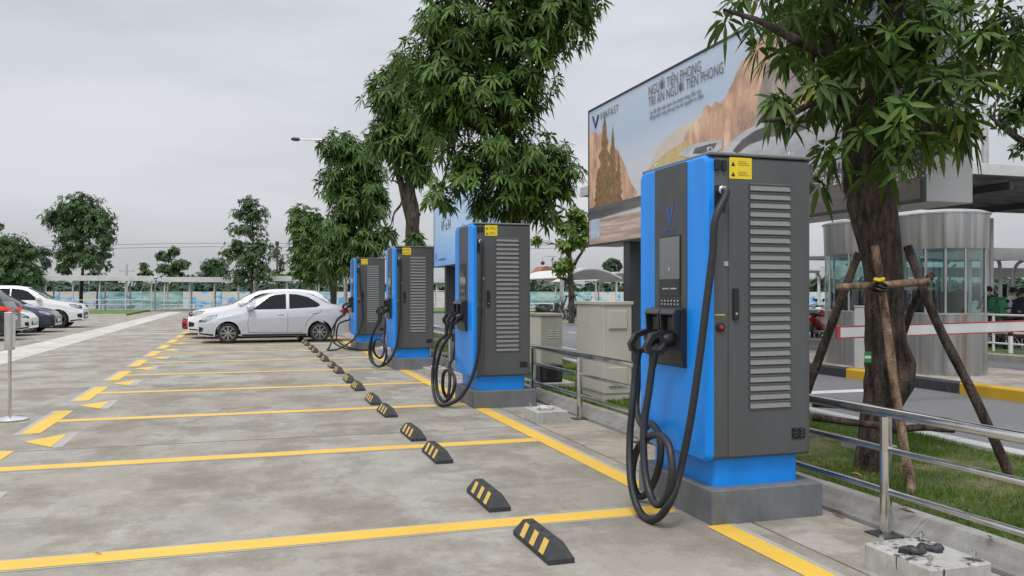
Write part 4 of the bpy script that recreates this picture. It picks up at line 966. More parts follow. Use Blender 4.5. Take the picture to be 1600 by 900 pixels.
pshape('printed_cliff', [(1064, 243), (1072, 205), (1084, 192), (1096, 182), (1098, 172), (1104, 163), (1112, 168), (1118, 158), (1126, 162), (1136, 148), (1146, 126), (1152, 112), (1160, 96), (1170, 84), (1176, 66), (1190, 55), (1206, 44), (1230, 40), (1262, 60), (1300, 40), (1350, 60), (1447, 40), (1447, 262), (1064, 300)], 2, M['pr_rock'])
pshape('printed_dark_cliff', [(1170, 250), (1185, 150), (1200, 95), (1225, 60), (1260, 70), (1300, 60), (1370, 80), (1447, 60), (1447, 250)], 3, M['pr_rock2'])
pshape('printed_slope', [(1205, 220), (1230, 160), (1255, 140), (1290, 150), (1300, 190), (1270, 215)], 4, M['pr_gold'])
pshape('printed_slope', [(1010, 268), (1035, 243), (1060, 226), (1075, 220), (1085, 235), (1060, 262)], 3, M['pr_gold'])
pshape('printed_hill', [(919, 207), (930, 206), (936, 210), (945, 205), (955, 228), (966, 235), (978, 262), (986, 286), (996, 300), (988, 312), (919, 335)], 2, M['pr_rock'])
rsp = random.Random(9)
for (cx, top, bot, w) in ((945, 176, 325, 17), (958, 196, 322, 12), (935, 262, 328, 8), (967, 235, 318, 8)):
    pts = []; nn = 13
    for i in range(nn+1): f = i/nn; pts.append((cx-w*f**.8*(1 if i % 2 == 0 else .6)*rsp.uniform(.8, 1.1), top+(bot-top)*f))
    pts += [(cx+(cx-x)*rsp.uniform(.8, 1.1), y) for x, y in pts[::-1]]
    pshape('printed_pine', pts, {945: 3, 958: 4, 935: 4.5, 967: 3.5}[cx], M['pr_pine'])
pshape('printed_road', [(919, 327), (1000, 306), (1447, 228), (1447, 262), (1000, 322), (919, 346)], 5, M['pr_road'])
pshape('printed_footer', [(919, 346), (1000, 330), (1100, 314), (1100, 362), (919, 384)], 4, M['pr_foot'])
pshape('printed_footer', [(1100, 314), (1447, 262), (1447, 309), (1100, 362)], 4, M['pr_foot2'])
pshape('printed_tile', [(924, 344), (938, 341), (938, 371), (924, 374)], 6, M['pr_qr'])
pshape('printed_car', [(1061, 243), (1068, 234), (1083, 226), (1105, 221), (1131, 217), (1129, 232), (1112, 243), (1090, 248)], 6, M['pr_car'])
pshape('printed_car', [(1122, 258), (1128, 240), (1142, 222), (1165, 204), (1196, 190), (1240, 174), (1290, 165), (1330, 168), (1360, 185), (1372, 215), (1372, 248), (1240, 262)], 6.5, M['pr_car'])
pshape('printed_window', [(1146, 236), (1160, 219), (1180, 205), (1212, 192), (1262, 180), (1290, 178), (1282, 194), (1250, 206), (1205, 214), (1172, 226), (1154, 240)], 7, M['pr_glass'])
pshape('printed_window', [(1083, 240), (1088, 231), (1110, 225), (1122, 223), (1116, 233), (1098, 240)], 7, M['pr_glass'])
def btext(s, px, py, size, mat, k=8, px1=None, **kw):
    q = pp(px, py, k); o = letter(s, size, mat, q, poster, extrude=.0004, **kw)
    if px1:
        xs_ = [v.co.x for v in o.data.vertices]; f = (q[1]-pp(px1, py, k)[1])/(max(xs_)-min(xs_)); o.matrix_basis = o.matrix_basis @ Matrix.Diagonal((f, 1, 1, 1))
    return o
btext('NGƯỜI TIÊN PHONG', 1014, 151, .185, M['pr_ink'], px1=1095, thin=.006)
btext('TRI ÂN NGƯỜI TIÊN PHONG', 1014, 168, .185, M['pr_ink'], px1=1131, thin=.006)
btext('Ưu đãi đặc biệt dành cho khách hàng đầu tiên', 1016, 180, .075, M['pr_ink'], px1=1096)
btext('đồng hành cùng phong trào kỷ nguyên xe điện', 1016, 188, .075, M['pr_ink'], px1=1100)
btext('VINFAST', 939, 188, .155, M['pr_ink'], px1=967, space=1.4)
pshape('printed_emblem', [(926, 182), (928.2, 181.5), (931, 196), (934.6, 179.5), (937, 179), (931.2, 202)], 8, M['pr_navy'])
btext('ông ty TNHH Ki', 1270, 273, .115, M['pr_white']); btext('00 23 23', 1283, 293, .135, M['pr_white'])
btext('VinFast', 1408, 268, .105, M['pr_white']); btext('auto.com', 1402, 283, .125, M['pr_white'])
bb2, poster2, bloc2 = billboard('billboard', 'blue advertising billboard partly hidden behind the second charger', BY0+11.27, BY1+11.27, M['pr_blue'])
letter('VF e34', .40, M['pr_ink'], (BX-.006, PX(689, 362, BX).y, PX(689, 362, BX).z), poster2, extrude=.0004, shear=.2)
letter('www.vinfastauto.com', .11, M['pr_navy'], (BX-.006, PX(685, 408, BX).y, 2.34), poster2, extrude=.0004)
o = MB().add([(BX-.006, PX(681, 400, BX).y-q[0], 2.36+q[1]) for q in ((-.06, .2), (-.03, .2), (.03, .0), (.09, .2), (.12, .2), (.04, -.06))], [(0, 1, 2, 3, 4, 5)]).build('printed_emblem', M['pr_navy'], poster2, 0, False)
letter('VINFAST', .16, M['pr_navy'], (BX-.006, PX(728, 345, BX).y, PX(728, 345, BX).z), poster2, extrude=.0004)

# ------------------------------------------------------------------ roadside cabinets and speaker
def cabinet(name, label, x0, x1, y0, y1, h, matA, feet=.1):
    root = empty(name, ((x0+x1)/2, (y0+y1)/2, .08), 0, label, 'cabinet'); a, b = (x1-x0)/2, (y1-y0)/2
    MB().cbox(-a, a, -b, b, feet, h-.03, .004).build('body', matA, root, 30)
    MB().cbox(-a+.012, a-.012, -b+.012, b-.012, -.06, feet+.002, .003).build('skirt', matA, root, 30)
    MB().cbox(-a-.02, a+.02, -b-.02, b+.02, h-.03, h+.012, .005).build('top_cap', matA, root, 30)
    return root, a, b
cA_, a, b = cabinet('utility_cabinet', 'tall beige metal utility cabinet between the first two chargers', 4.18, 4.56, 9.5, 10.38, 1.255, M['beige'], .13)
MB().cbox(-a+.07, a-.07, -b-.02, -b-.0005, .93, 1.15, .004).build('hatch', M['beige'], cA_, 30); MB().cbox(-a+.07, a-.07, -b-.02, -b-.0005, .22, .45, .004).build('hatch', M['beige'], cA_, 30)
MB().cbox(a-.045, a-.03, -b-.006, -b-.0005, .14, 1.2, .001).build('edge_trim', M['beige'], cA_, 30)
MB().cbox(-a-.005, -a-.0005, -b+.03, b-.03, .15, 1.2, .001).build('door', M['beige'], cA_, 30)
cB_, a, b = cabinet('utility_cabinet', 'smaller olive-beige cabinet with slot vents next to the second charger', 4.65, 5.02, 13.1, 13.72, 1.02, M['beige2'], .1)
MB().cbox(-a-.005, -a-.0005, -b+.03, b-.03, .15, .96, .001).build('door', M['beige'], cB_, 30)
for q in range(4):
    for s in (-.09, .05): MB().cbox(s, s+.1, -b-.006, -b-.0005, .62+.04*q, .632+.04*q, .001).build('vent_slot', M['beige'], cB_, 30)
sp_ = empty('loudspeaker', (4.17, 11.45, .17), 0, 'black box loudspeaker on a concrete slab behind the railing', 'loudspeaker')
MB().cbox(-.17, .17, -.14, .14, 0, .25, .015).build('case', M['black'], sp_, 30)
MB().prism(rrect(-.145, .145, .03, .22, .03, 4), 'y', -.149, -.1405).build('grille', M['dark_metal'], sp_, 30)
MB().lathe([(.085, 0), (.085, .006), (.06, .008), (.03, .003)], 20, xf=Matrix.Translation((0, -.1495, .125)) @ Matrix.Rotation(R(90), 4, 'X')).build('cone', M['black'], sp_, 30)
o = MB().cbox(3.97, 4.5, 11.22, 11.7, .06, .168, .01).build('concrete_slab', M['block'], None, 30); tag(o, 'low concrete slab under the black loudspeaker', 'slab')

# ------------------------------------------------------------------ toll booths, barrier, canopy
def sell(rx, ry, n=44, p=2.8):
    out = []
    for k in range(n):
        a = 2*math.pi*k/n; c, s = math.cos(a), math.sin(a)
        out.append((rx*math.copysign(abs(c)**(2/p), c), ry*math.copysign(abs(s)**(2/p), s)))
    return out
def loft(rings):
    b = MB(); n = len(rings[0]); vs = [p for r_ in rings for p in r_]
    fs = [[k*n+i, k*n+(i+1) % n, (k+1)*n+(i+1) % n, (k+1)*n+i] for k in range(len(rings)-1) for i in range(n)]+[list(range(n))[::-1], [(len(rings)-1)*n+i for i in range(n)]]
    return b.add(vs, fs)
def booth(label, x, y):
    root = empty('ticket_booth', (x, y, .152), 0, label, 'booth', 'steel ticket booths on the island')
    rx, ry = .57, .66
    ring = lambda k, z: [(px*k, py*k, z) for px, py in sell(rx, ry)]
    loft([ring(.985, 0), ring(.985, .06), ring(1, .062), ring(1, .96)]).build('base', M['ss_brush'], root, 40)
    loft([ring(1.03, .961), ring(1.03, .985)]).build('sill', M['galv'], root, 40)
    loft([ring(1.02, 2.0), ring(1.025, 2.02), ring(1.05, 2.5), ring(1.05, 2.55)]).build('roof_band', M['ss_brush'], root, 40)
    loft([ring(1.09, 2.551), ring(1.09, 2.575), ring(.9, 2.62)]).build('roof', M['galv'], root, 40)
    P = sell(rx*.985, ry*.985, 44); Q = sell(rx*.975, ry*.975, 44)
    for g0 in range(0, 44, 4):
        bm_ = MB(); ids = [(g0+q) % 44 for q in range(5)]
        vs = [(P[i][0], P[i][1], z) for z in (.986, 1.999) for i in ids]
        bm_.add(vs, [[q, q+1, 6+q, 5+q] for q in range(4)]); bm_.build('pane', M['booth_glass'], root, 60, False)
        MB().tube([(P[g0][0], P[g0][1], .984), (P[g0][0], P[g0][1], 2.001)], .018, 8).build('mullion', M['galv'], root, 50)
    MB().cbox(-.42, .42, -.30, .30, .60, .64, .01).build('desk', M['dark_metal'], root, 30)
    mo = MB().cbox(-.28, .28, -.30, -.25, .98, 1.32, .01).build('monitor', M['black'], root, 30); MB().tube([(0, -.27, .641), (0, -.27, .99)], .03, 8).build('monitor_stand', M['black'], mo)
    MB().cbox(-.22, .22, .05, .42, .45, .55, .03).build('seat', M['cloth_dark'], root, 40); MB().cbox(-.22, .22, .38, .45, .55, 1.25, .03).build('chair_back', M['cloth_navy'], root, 40)
    MB().cbox(-rx*.6, rx*.6, .30, .5, 1.0, 1.35, .01).build('shelf', M['dark_metal'], root, 30)
    return root
booth('round stainless steel ticket booth with green glass right of the propped tree', 10.83, 11.0)
bth = booth('stainless ticket booth with pale blue top panel, half hidden left of the propped trunk', 10.83, 12.78)
MB().prism([(x, z) for x, z in ((-.30, 2.04), (.30, 2.04), (.30, 2.5), (-.30, 2.5))], 'y', -.712, -.705).build('roof_panel', M['lavender'], bth, 0)
mbx = empty('ticket_machine', (10.12, 11.9, .152), 0, 'white metal ticket machine on the island beside the left booth', 'ticket machine')
MB().cbox(-.11, .11, -.15, .15, .0, 1.05, .01).build('case', M['offwhite'], mbx, 30); MB().cbox(-.09, .09, -.158, -.1505, .62, .98, .003).build('face_plate', M['boxgrey'], mbx, 30); MB().cbox(-.115, .115, -.2, .16, 1.051, 1.08, .006).build('hood', M['boxgrey'], mbx, 30)
M['dull_red'] = basic('faded red', (.36, .05, .055), .6, 0, .2, 3)
bar = empty('barrier_gate', (11.3, 8.84, .152), 0, 'white boom barrier with red edges across the entry lane', 'barrier')
a0, a1 = Vector((7.12-11.3, 0, .955-.152)), Vector((0, 0, 1.015-.152))
MB().cbox(-.17, .17, .08, .40, 0, 1.05, .015).build('housing', M['yellow_kerb'], bar, 30)
MB().prism([(a0.x, a0.z-.062), (a1.x, a1.z-.062), (a1.x, a1.z+.062), (a0.x, a0.z+.062)], 'y', -.02, .02).build('boom', M['offwhite'], bar, 30)
for dz in (.0705, -.0705): MB().prism([(a0.x, a0.z+dz-.008), (a1.x, a1.z+dz-.008), (a1.x, a1.z+dz+.008), (a0.x, a0.z+dz+.008)], 'y', -.022, .022).build('red_edge', M['dull_red'], bar, 30)
MB().cbox(a0.x-.05, a0.x-.001, -.026, .026, a0.z-.085, a0.z+.085, .006).build('end_cap', M['dull_red'], bar, 30)
MB().tube([(0, .02, a1.z), (0, .12, a1.z)], .05, 12).build('pivot', M['dark_metal'], bar, 40)
can = empty('gate_canopy', (12, 17, 0), 0, 'wide dark flat canopy roof over the ticket booths', 'canopy')
def cl(b, nm, mat, sm=30): o = b.build(nm, mat, can, sm); o.location = (-12, -17, 0); return o
cl(MB().cbox(8.5, 40, 14.2, 20.6, 4.02, 4.08, .004), 'roof_sheet', M['roof_under'])
for x0, x1, y0, y1 in ((8.45, 40, 14.12, 14.2), (8.45, 40, 20.6, 20.68), (8.42, 8.5, 14.12, 20.68)): cl(MB().cbox(x0, x1, y0, y1, 4.0, 4.24, .004), 'fascia', M['offwhite'])
for y in [14.8+.72*q for q in range(8)]: cl(MB().cbox(8.55, 40, y-.03, y+.03, 3.90, 4.018, .004), 'purlin', M['roof_under'])
for x in (9.4, 12.0, 16, 20, 25, 30): cl(MB().cbox(x-.06, x+.06, 14.25, 20.55, 3.72, 3.898, .004), 'beam', M['dark_metal'])
for x, y in ((12.0, 14.5), (12.0, 19.9), (21.5, 19.9), (30, 19.9)):
    cl(MB().tube([(x, y, .0), (x, y, 3.72)], .09, 14), 'column', M['galv'])
    cl(MB().tube(catmull([(x, y, 2.6), (x-.1, y, 3.1), (x-.45, y, 3.5), (x-1.2, y, 3.66)], 5), .05, 8), 'bracket', M['galv'])
# lamp posts, masts
def lamp_post(label, p, h, r0, arm=None, cat='lamp post'):
    root = empty('lamp_post', p, 0, label, cat)
    MB().tube([(0, 0, 0), (0, 0, h*.5), (0, 0, h)], [r0, r0*.8, r0*.55], 12).build('pole', M['galv'], root, 50)
    MB().cbox(-r0*2, r0*2, -r0*2, r0*2, 0, .03, .005).build('base_plate', M['galv'], root)
    if arm is not None:
        a = Vector(arm)-Vector(p); s = Vector((0, 0, h-.05)); u = (a-s)
        MB().tube([s, s+u*.5+Vector((0, 0, .05)), s+u*.86], [r0*.45, r0*.4, r0*.35], 8).build('arm', M['galv'], root, 50)
        e0, e1 = s+u*.84, a
        MB().tube([e0, e0.lerp(e1, .3), e0.lerp(e1, .8), e1], [.05, .09, .085, .04], 8).build('lamp_head', M['dark_metal'], root, 50)
    return root
lp = D(1539, 540, 24.6); lp.z = 0
lamp_post('thick grey lamp post rising behind the canopy at the right', lp, 9.5, .13, D(1700, 0, 24.6)+Vector((0, 0, 2)))
l2 = D(877, 483, 46); l2.z = 0
lamp_post('slim grey lamp post left of the airy lime-green tree', l2, 7.6, .09, D(800, 230, 46))
l3 = D(540, 500, 38); l3.z = .1
lamp_post('street lamp whose long head pokes out left of the dark mango crown', l3, D(500, 232, 38).z+.2, .09, D(455, 217, 38))
l4 = D(433, 465, 95); l4.z = 0
ms = empty('mast', l4, 0, 'thin dark mast with camera head beside the conical tree', 'mast'); MB().tube([(0, 0, 0), (0, 0, 6.8)], [.12, .08], 8).build('pole', M['bark2'], ms); MB().cbox(-.2, .2, -.2, .2, 6.8, 7.3, .05).build('camera_head', M['dark_metal'], ms)
l5 = D(198, 465, 110); l5.z = 0
ut = empty('utility_pole', l5, 0, 'distant utility pole with crossarm above the shelter roof', 'utility pole')
MB().tube([(0, 0, 0), (0, 0, 5.2)], [.16, .12], 8).build('pole', M['plaster'], ut); MB().cbox(-.95, .95, -.06, .06, 4.3, 4.42, .01).build('crossarm', M['plaster'], ut)
for x in (-.85, 0, .85): MB().tube([(x, 0, 4.42 if x else 5.2), (x, 0, 4.6 if x else 5.35)], .05, 6).build('insulator', M['boxgrey'], ut)
for i, (ya, yb) in enumerate(((383, 382), (389, 387))):
    pts = [D(px, ya+(yb-ya)*(px+200)/1100+2.5*math.sin((px+200)/1100*math.pi*3), 120) for px in range(-200, 900, 25)]
    tag(MB().tube(pts, .028, 5).build('power_line', M['dark_metal'], None), ['upper thin power line crossing the sky at left', 'lower thin power line crossing the sky at left'][i], 'power line', 'distant power lines')
hl = empty('hanging_camera', D(848, 402, 44), 0, 'small hooded camera hanging from a bracket left of the lime-green tree', 'camera')
MB().tube([(.75, 0, .05), (.1, 0, .07), (0, 0, 0), (0, 0, -.2)], .02, 6).build('bracket', M['galv'], hl); MB().lathe([(.03, 0), (.10, -.05), (.11, -.12), (.05, -.2)], 12, xf=Matrix.Translation((0, 0, -.2))).build('camera_dome', M['dark_metal'], hl)

# ------------------------------------------------------------------ shelters, fences, painted wall
def shelter(label, x0, x1, y0, y1, z, nb, arched=False):
    root = empty('parking_shelter', ((x0+x1)/2, (y0+y1)/2, 0), 0, label, 'shelter', 'white motorbike shelters'); a, b = (x1-x0)/2, (y1-y0)/2
    if arched:
        pr = [(-a+2*a*i/14, z+.55*math.sin(math.pi*i/14)) for i in range(15)]
        MB().prism(pr+[(x, q-.06) for x, q in pr[::-1]], 'y', -b, b).build('roof', M['offwhite'], root, 30)
        for s in (-b, b): MB().tube([(x, s, q-.10) for x, q in pr], .045, 6).build('arch_beam', M['galv'], root)
    else:
        MB().prism([(-b, z), (b, z+.12), (b, z+.18), (-b, z+.06)], 'x', -a, a).build('roof', M['offwhite'], root, 30)
        MB().cbox(-a, a, -b-.05, -b-.001, z-.22, z+.20, .01).build('gutter', M['offwhite'], root, 30)
        MB().prism([(-b+.01, z-.1), (b, z+.02), (b, z+.118), (-b+.01, z-.002)], 'x', -a+.02, a-.02).build('ceiling', M['roof_under'], root, 30)
    for i in range(nb+1):
        x = -a+.2+(2*a-.4)*i/nb
        for y in (-b+.3, b-.3): MB().tube(catmull([(x, y, 0), (x, y, z*.7), (x+.05, y+.08*(1 if y < 0 else -1), z*.9), (x+.12, y+.3*(1 if y < 0 else -1), z-.1)], 4), .06, 8).build('post', M['offwhite'], root, 50)
    return root
shelter('long white shelter roof behind the white SUV at left', -17.4, -7.3, 74.5, 78, 2.66, 5)
shelter('white shelter roof between the small trees and the parked white cars', -6.7, -.5, 74.5, 78, 2.58, 3)
shelter('white shelter roof just behind the roof of the parked sedan', .4, 6.0, 72.5, 76, 2.66, 2)
shelter('white shelter seen between the third and second chargers', 13.8, 20.5, 73, 77, 2.6, 3)
shelter('curved grey-white shelter right of the lime-green tree', 16.8, 20.5, 44, 52, 2.35, 1, True)
shelter('curved white shelter left of the lime-green tree', 13.9, 17.4, 52, 60, 2.2, 1, True)
shelter('second curved shelter farther behind the tall beige cabinet', 21.4, 25.2, 50, 58, 2.3, 1, True)
shelter('curved motorbike shelter behind the left ticket booth', 24, 34, 26, 34, 3.0, 3)
shelter('motorbike shelter with dark ceiling at the right edge', 20.5, 34, 21.5, 24.5, 2.75, 4)
shelter('pale shelter farther back at the right edge', 22, 40, 28.5, 32, 2.35, 4)
def fence(label, p0, p1, h, rails, mat, step=2.0):
    p0, p1 = Vector(p0), Vector(p1); L = (p1-p0).length; root = empty('metal_fence', p0, math.atan2(p1.y-p0.y, p1.x-p0.x), label, 'fence')
    n = max(1, int(L/step)); pm_ = MB().tube([(0, 0, -.02), (0, 0, h)], .03, 8).mesh('post', mat, 50)
    for i in range(n+1): o = bpy.data.objects.new('post', pm_); link(o, root); o.location = (L*i/n, 0, 0)
    for z in rails: MB().tube([(0, 0, z), (L, 0, z)], .026, 8).build('rail', mat, root, 50)
    return root
fence('white tubular fence along the grass behind the ticket booths', (16.4, 8, .1), (16.4, 34, .1), .85, (.85, .45, .2), M['white'], 2.2)
fence('grey tubular fence in front of the left shelter', (-17.4, 73.2, .05), (-7.4, 73.2, .05), .85, (.85, .5), M['galv'])
fence('grey tubular fence in front of the middle shelter', (-6.7, 74.2, 0), (1.2, 74.2, 0), .85, (.85, .5, .2), M['galv'], 1.2)
fence('pale fence around the corner lawn behind the beige cabinets', (10.6, 41.2, .1), (15.3, 41.2, .1), .8, (.8, .45), M['white'], 1.2)
fence('white fence panels seen between the third and second chargers', (13, 72.3, .05), (22, 72.3, .05), 1.7, (1.6, 1.1, .6, .2), M['white'], .7)
def mural(name, stops, sc, seed):
    m, t, b = mat_new(name); mm = N(t, 'ShaderNodeMapping'); mm.inputs['Location'].default_value = (seed*5.3, 0, seed*1.7); mm.inputs['Scale'].default_value = (.6, 1, 1.2)
    t.links.new(coords(t, 'Object'), mm.inputs[0]); col = ramp(t, noise(t, mm.outputs[0], sc, 3, .5), stops); t.links.new(col, b.inputs['Base Color']); b.inputs['Roughness'].default_value = .7; return m
MU = [mural('mural blue', ((.3, (.03, .22, .55)), (.48, (.14, .46, .75)), (.55, (.62, .66, .66)), (.7, (.60, .52, .30))), .8, 1), mural('mural green', ((.3, (.10, .22, .20)), (.45, (.25, .45, .40)), (.6, (.55, .60, .52)), (.72, (.62, .60, .58))), .9, 2),
      mural('mural pale', ((.3, (.60, .60, .58)), (.55, (.56, .50, .46)), (.66, (.50, .22, .18)), (.75, (.6, .6, .6))), .7, 3), mural('mural teal', ((.3, (.18, .45, .52)), (.5, (.45, .62, .66)), (.62, (.06, .25, .22)), (.75, (.55, .55, .3))), 1.0, 4)]
mw = empty('painted_wall', (0, 88, 0), 0, 'long low wall painted with colourful murals across the background', 'wall')
for i in range(42):
    x0 = -60+3.6*i
    o = MB().box(-1.78, 1.78, 0, .2, -.02, 1.6).build('wall_panel', MU[2] if 12 < x0 < 24 else MU[(0, 1, 3, 0, 3, 1)[(i*5+i//4) % 6]], mw, 0); o.location = (x0+1.8, 0, 0)
hs_ = empty('house', D(848, 458, 150)-Vector((0, 0, CH)), 0, 'small far house with reddish tiled roof above the curved shelter', 'house'); HW = 2.6
MB().cbox(-HW, HW, -2, 2, 0, 3.9, .02).build('wall', M['plaster'], hs_); MB().prism([(-HW-.4, 3.9), (HW+.4, 3.9), (.3, 6.2), (-.3, 6.2)], 'y', -2.3, 2.3).build('roof', M['brick_red'], hs_, 20)
for x in (-1.4, .6): MB().box(x, x+.9, -2.05, -1.99, 1.6, 3.0).build('window', M['carglass'], hs_)

# ------------------------------------------------------------------ cars
def lerp_tab(tab, x):
    if x <= tab[0][0]: return tab[0][1]
    for (a, b), (c, d) in zip(tab, tab[1:]):
        if x <= c: return b+(d-b)*(x-a)/(c-a)
    return tab[-1][1]
def smooth_tab(tab, x, w=.07): return sum(lerp_tab(tab, x+o_*w)*k for o_, k in ((-1, .2), (-.5, .2), (0, .2), (.5, .2), (1, .2)))
FRW = (0, .2, .4, .58, .69, .735, .80, .94, 1)
def make_car(name, label, loc, rz, s, group=None):
    L, W, paint = s['L'], s['W'], s['paint']; wh = s['wheels']; RW = s['R']; RA = RW+.055
    root = empty(name, loc, rz, label, 'car', group)
    xs = set([round(.12*i, 3) for i in range(int(L/.12)+1)]+[L, .03, .07, L-.03, L-.07])
    for xw in wh:
        xs = {x for x in xs if abs(x-xw) > RA+.02}
        xs |= {xw-RA-.004, xw+RA+.004} | {xw+RA*math.cos(math.pi*k/14) for k in range(15)}
    xs = sorted(xs)
    def hw(x):
        f = 1.0
        if x < .75: f -= s.get('nose', .26)*((.75-x)/.75)**2.4
        if x > L-.6: f -= .20*((x-L+.6)/.6)**2.4
        return W/2*f
    def wf(z, zb):
        return lerp_tab([(.15, .94), (.25, .965), (.45, .992), (.62, 1.0), (max(.63, zb-.19), 1.0), (max(.635, zb-.165), .982), (max(.64, zb-.04), .968), (max(.65, zb), .945)], z)
    def sect(x):
        zt = smooth_tab(s['top'], x); zb = min(smooth_tab(s['belt'], x), zt-.035)
        zl = s.get('clear', .19)+.06*max(0, (.25-x)/.25)+.10*max(0, (x-L+.3)/.3)
        for xw in wh:
            dx = abs(x-xw)
            if dx <= RA+1e-6: zl = max(zl, RW+math.sqrt(max(0, RA*RA-dx*dx)))
        w = hw(x); rows = []
        for fr in FRW: z = zl+(zb-zl)*fr; rows.append((w*wf(z, zb), z))
        hgt = zt-zb; y6 = w*.945-.02-.30*max(0, hgt-.05)
        z6 = zb+hgt*.86
        rows += [(y6+.03*0, z6), (y6*.90, zb+hgt*.965), (y6*.55, zt-.004), (0, zt)]
        return rows, zl
    secs = [sect(x) for x in xs]
    mb = MB(); nr = len(FRW)+4; vs = []; 
    for x, (rows, zl) in zip(xs, secs):
        full = [(-y, z) for y, z in rows]+[(y, z) for y, z in rows[-2::-1]]+[(hw(x)*.6, zl), (-hw(x)*.6, zl)]
        bow = lambda y: (.10*(y/(W/2))**2 if x < .4 else 0)*(1-x/.4 if x < .4 else 0)
        vs += [(x, y, z) for y, z in full]
    n = 2*nr-1+2; mats = []; fs = []
    for i in range(len(xs)-1):
        for q in range(n):
            fs.append(([i*n+q, i*n+(q+1) % n, (i+1)*n+(q+1) % n, (i+1)*n+q], 1 if q >= 2*nr-2 else 0))
    fs.append((list(range(n))[::-1], 0)); fs.append(([(len(xs)-1)*n+q for q in range(n)], 0))
    mb.v = vs; mb.f = [f for f, _ in fs]; mb.m = [m_ for _, m_ in fs]
    body = mb.build('body', [paint, M['under']], root, 40)
    body.location = (0, 0, 0)
    def side_y(x, z):
        rows, _ = sect(x)
        for (y0, z0), (y1, z1) in zip(rows, rows[1:]):
            if z0 <= z <= z1 and z1 > z0: return y0+(y1-y0)*(z-z0)/(z1-z0)
        return rows[len(FRW)-1][0]
    def patch(nm, poly, mat, e=.004, parent=root):
        # dense side patch following the body, both sides separately
        cx = sum(p[0] for p in poly)/len(poly); cz = sum(p[1] for p in poly)/len(poly); P = []
        for a, b in zip(poly, poly[1:]+poly[:1]):
            for k in range(4): P.append((a[0]+(b[0]-a[0])*k/4, a[1]+(b[1]-a[1])*k/4))
        for sg in (-1, 1):
            ring2 = [((x+cx)/2, (z+cz)/2) for x, z in P]; m_ = len(P)
            vs = [(x, sg*(side_y(x, z)+e), z) for x, z in P+ring2+[(cx, cz)]]
            f = [[i, (i+1) % m_, m_+(i+1) % m_, m_+i] for i in range(m_)]+[[m_+i, m_+(i+1) % m_, 2*m_] for i in range(m_)]
            MB().add(vs, f).build(nm, mat, parent, 40)
    for poly in s['glass']:
        patch('window_trim', [(cx_+(x-cx_)*1.0, z) for cx_ in [sum(p[0] for p in poly)/len(poly)] for x, z in [(x+(.016 if x > cx_ else -.016), z+(.014 if z > sum(p[1] for p in poly)/len(poly) else -.014)) for x, z in poly]], s.get('trim', M['black']), .003)
        patch('side_window', poly, M['carglass'], .006)
    def top_patch(nm, x0, x1, fr, e=.006):
        g = MB(); K = 10; vs = []
        for i in range(K+1):
            x = x0+(x1-x0)*i/K; rows, _ = sect(x); r6, r7, r8, r9 = rows[-4:]
            half = [(r6[0]*fr, r6[1]+.004), (r7[0]*fr, r7[1]), (r8[0]*fr, r8[1]), r9]
            for y, z in [(-y, z) for y, z in half]+[(y, z) for y, z in half[-2::-1]]: vs.append((x+(-e if x0 < L/2 else e), y, z+e*1.3))
        f = [[i*7+q, i*7+q+1, (i+1)*7+q+1, (i+1)*7+q] for i in range(K) for q in range(6)]
        g.add(vs, f).build(nm, M['carglass'], root, 40)
    top_patch('windscreen', s['ws'][0], s['ws'][1], .96); top_patch('rear_window', s['rw'][0], s['rw'][1], .95)
    for poly in s.get('head', []):
        cx_, cz_ = sum(p[0] for p in poly)/len(poly), sum(p[1] for p in poly)/len(poly)
        patch('lamp_bezel', [(max(.012, cx_+(x-cx_)*1.07), cz_+(z-cz_)*1.16) for x, z in poly], M['black'], .003); patch('headlight', poly, M['lamp'], .007)
    x0_, x1_, zs_ = wh[0]+RA+.03, wh[1]-RA-.03, s.get('clear', .19)
    patch('sill_trim', [(x0_, zs_+.006), (x0_, zs_+.06), (x1_, zs_+.06), (x1_, zs_+.006)], M['black'], .004)
    patch('lower_bumper', [(.04, zs_+.07), (.04, zs_+.11), (wh[0]-RA-.05, zs_+.07), (wh[0]-RA-.05, zs_+.02)], M['under'], .004)
    for poly in s.get('tail', []): patch('tail_light', poly, s.get('tailm', M['tail']), .006)
    for poly in s.get('fog', []): patch('fog_light', poly, M['black'], .006)
    # grille and plates on the flat nose and tail
    zt0 = sect(0)[0][-1][1]; w0 = hw(0)
    MB().prism(rrect(-w0*.62, w0*.62, .36, zt0-.12, .04, 3), 'x', -.014, -.0005).build('grille', M['black'], root, 30)
    MB().cbox(-.020, -.0145, -.24, .24, .40, .50, .002).build('number_plate', M['white'], root)
    MB().cbox(L+.0005, L+.008, -.24, .24, .62, .74, .002).build('number_plate', M['white'], root)
    for poly in s.get('tailend', []): MB().prism(poly, 'x', L-.02, L+.010).build('tail_light', s.get('tailm', M['tail']), root, 30)
    # shut lines, handles, mirrors
    for pts in s['seams']:
        for sg in (-1, 1):
            P = []
            for a, b in zip(pts, pts[1:]):
                for k in range(6): x, z = a[0]+(b[0]-a[0])*k/6, a[1]+(b[1]-a[1])*k/6; P.append((x, sg*(side_y(x, z)+.0005), z))
            MB().tube(P, .005, 5).build('shut_line', M['under'], root)
    for x, z in s['handles']:
        for sg in (-1, 1):
            y = side_y(x, z); yy = sorted((sg*(y-.005), sg*(y+.024)))
            MB().cbox(x-.085, x+.085, yy[0], yy[1], z-.014, z+.014, .008).build('door_handle', paint, root, 40)
    mx, mz = s['mirror']
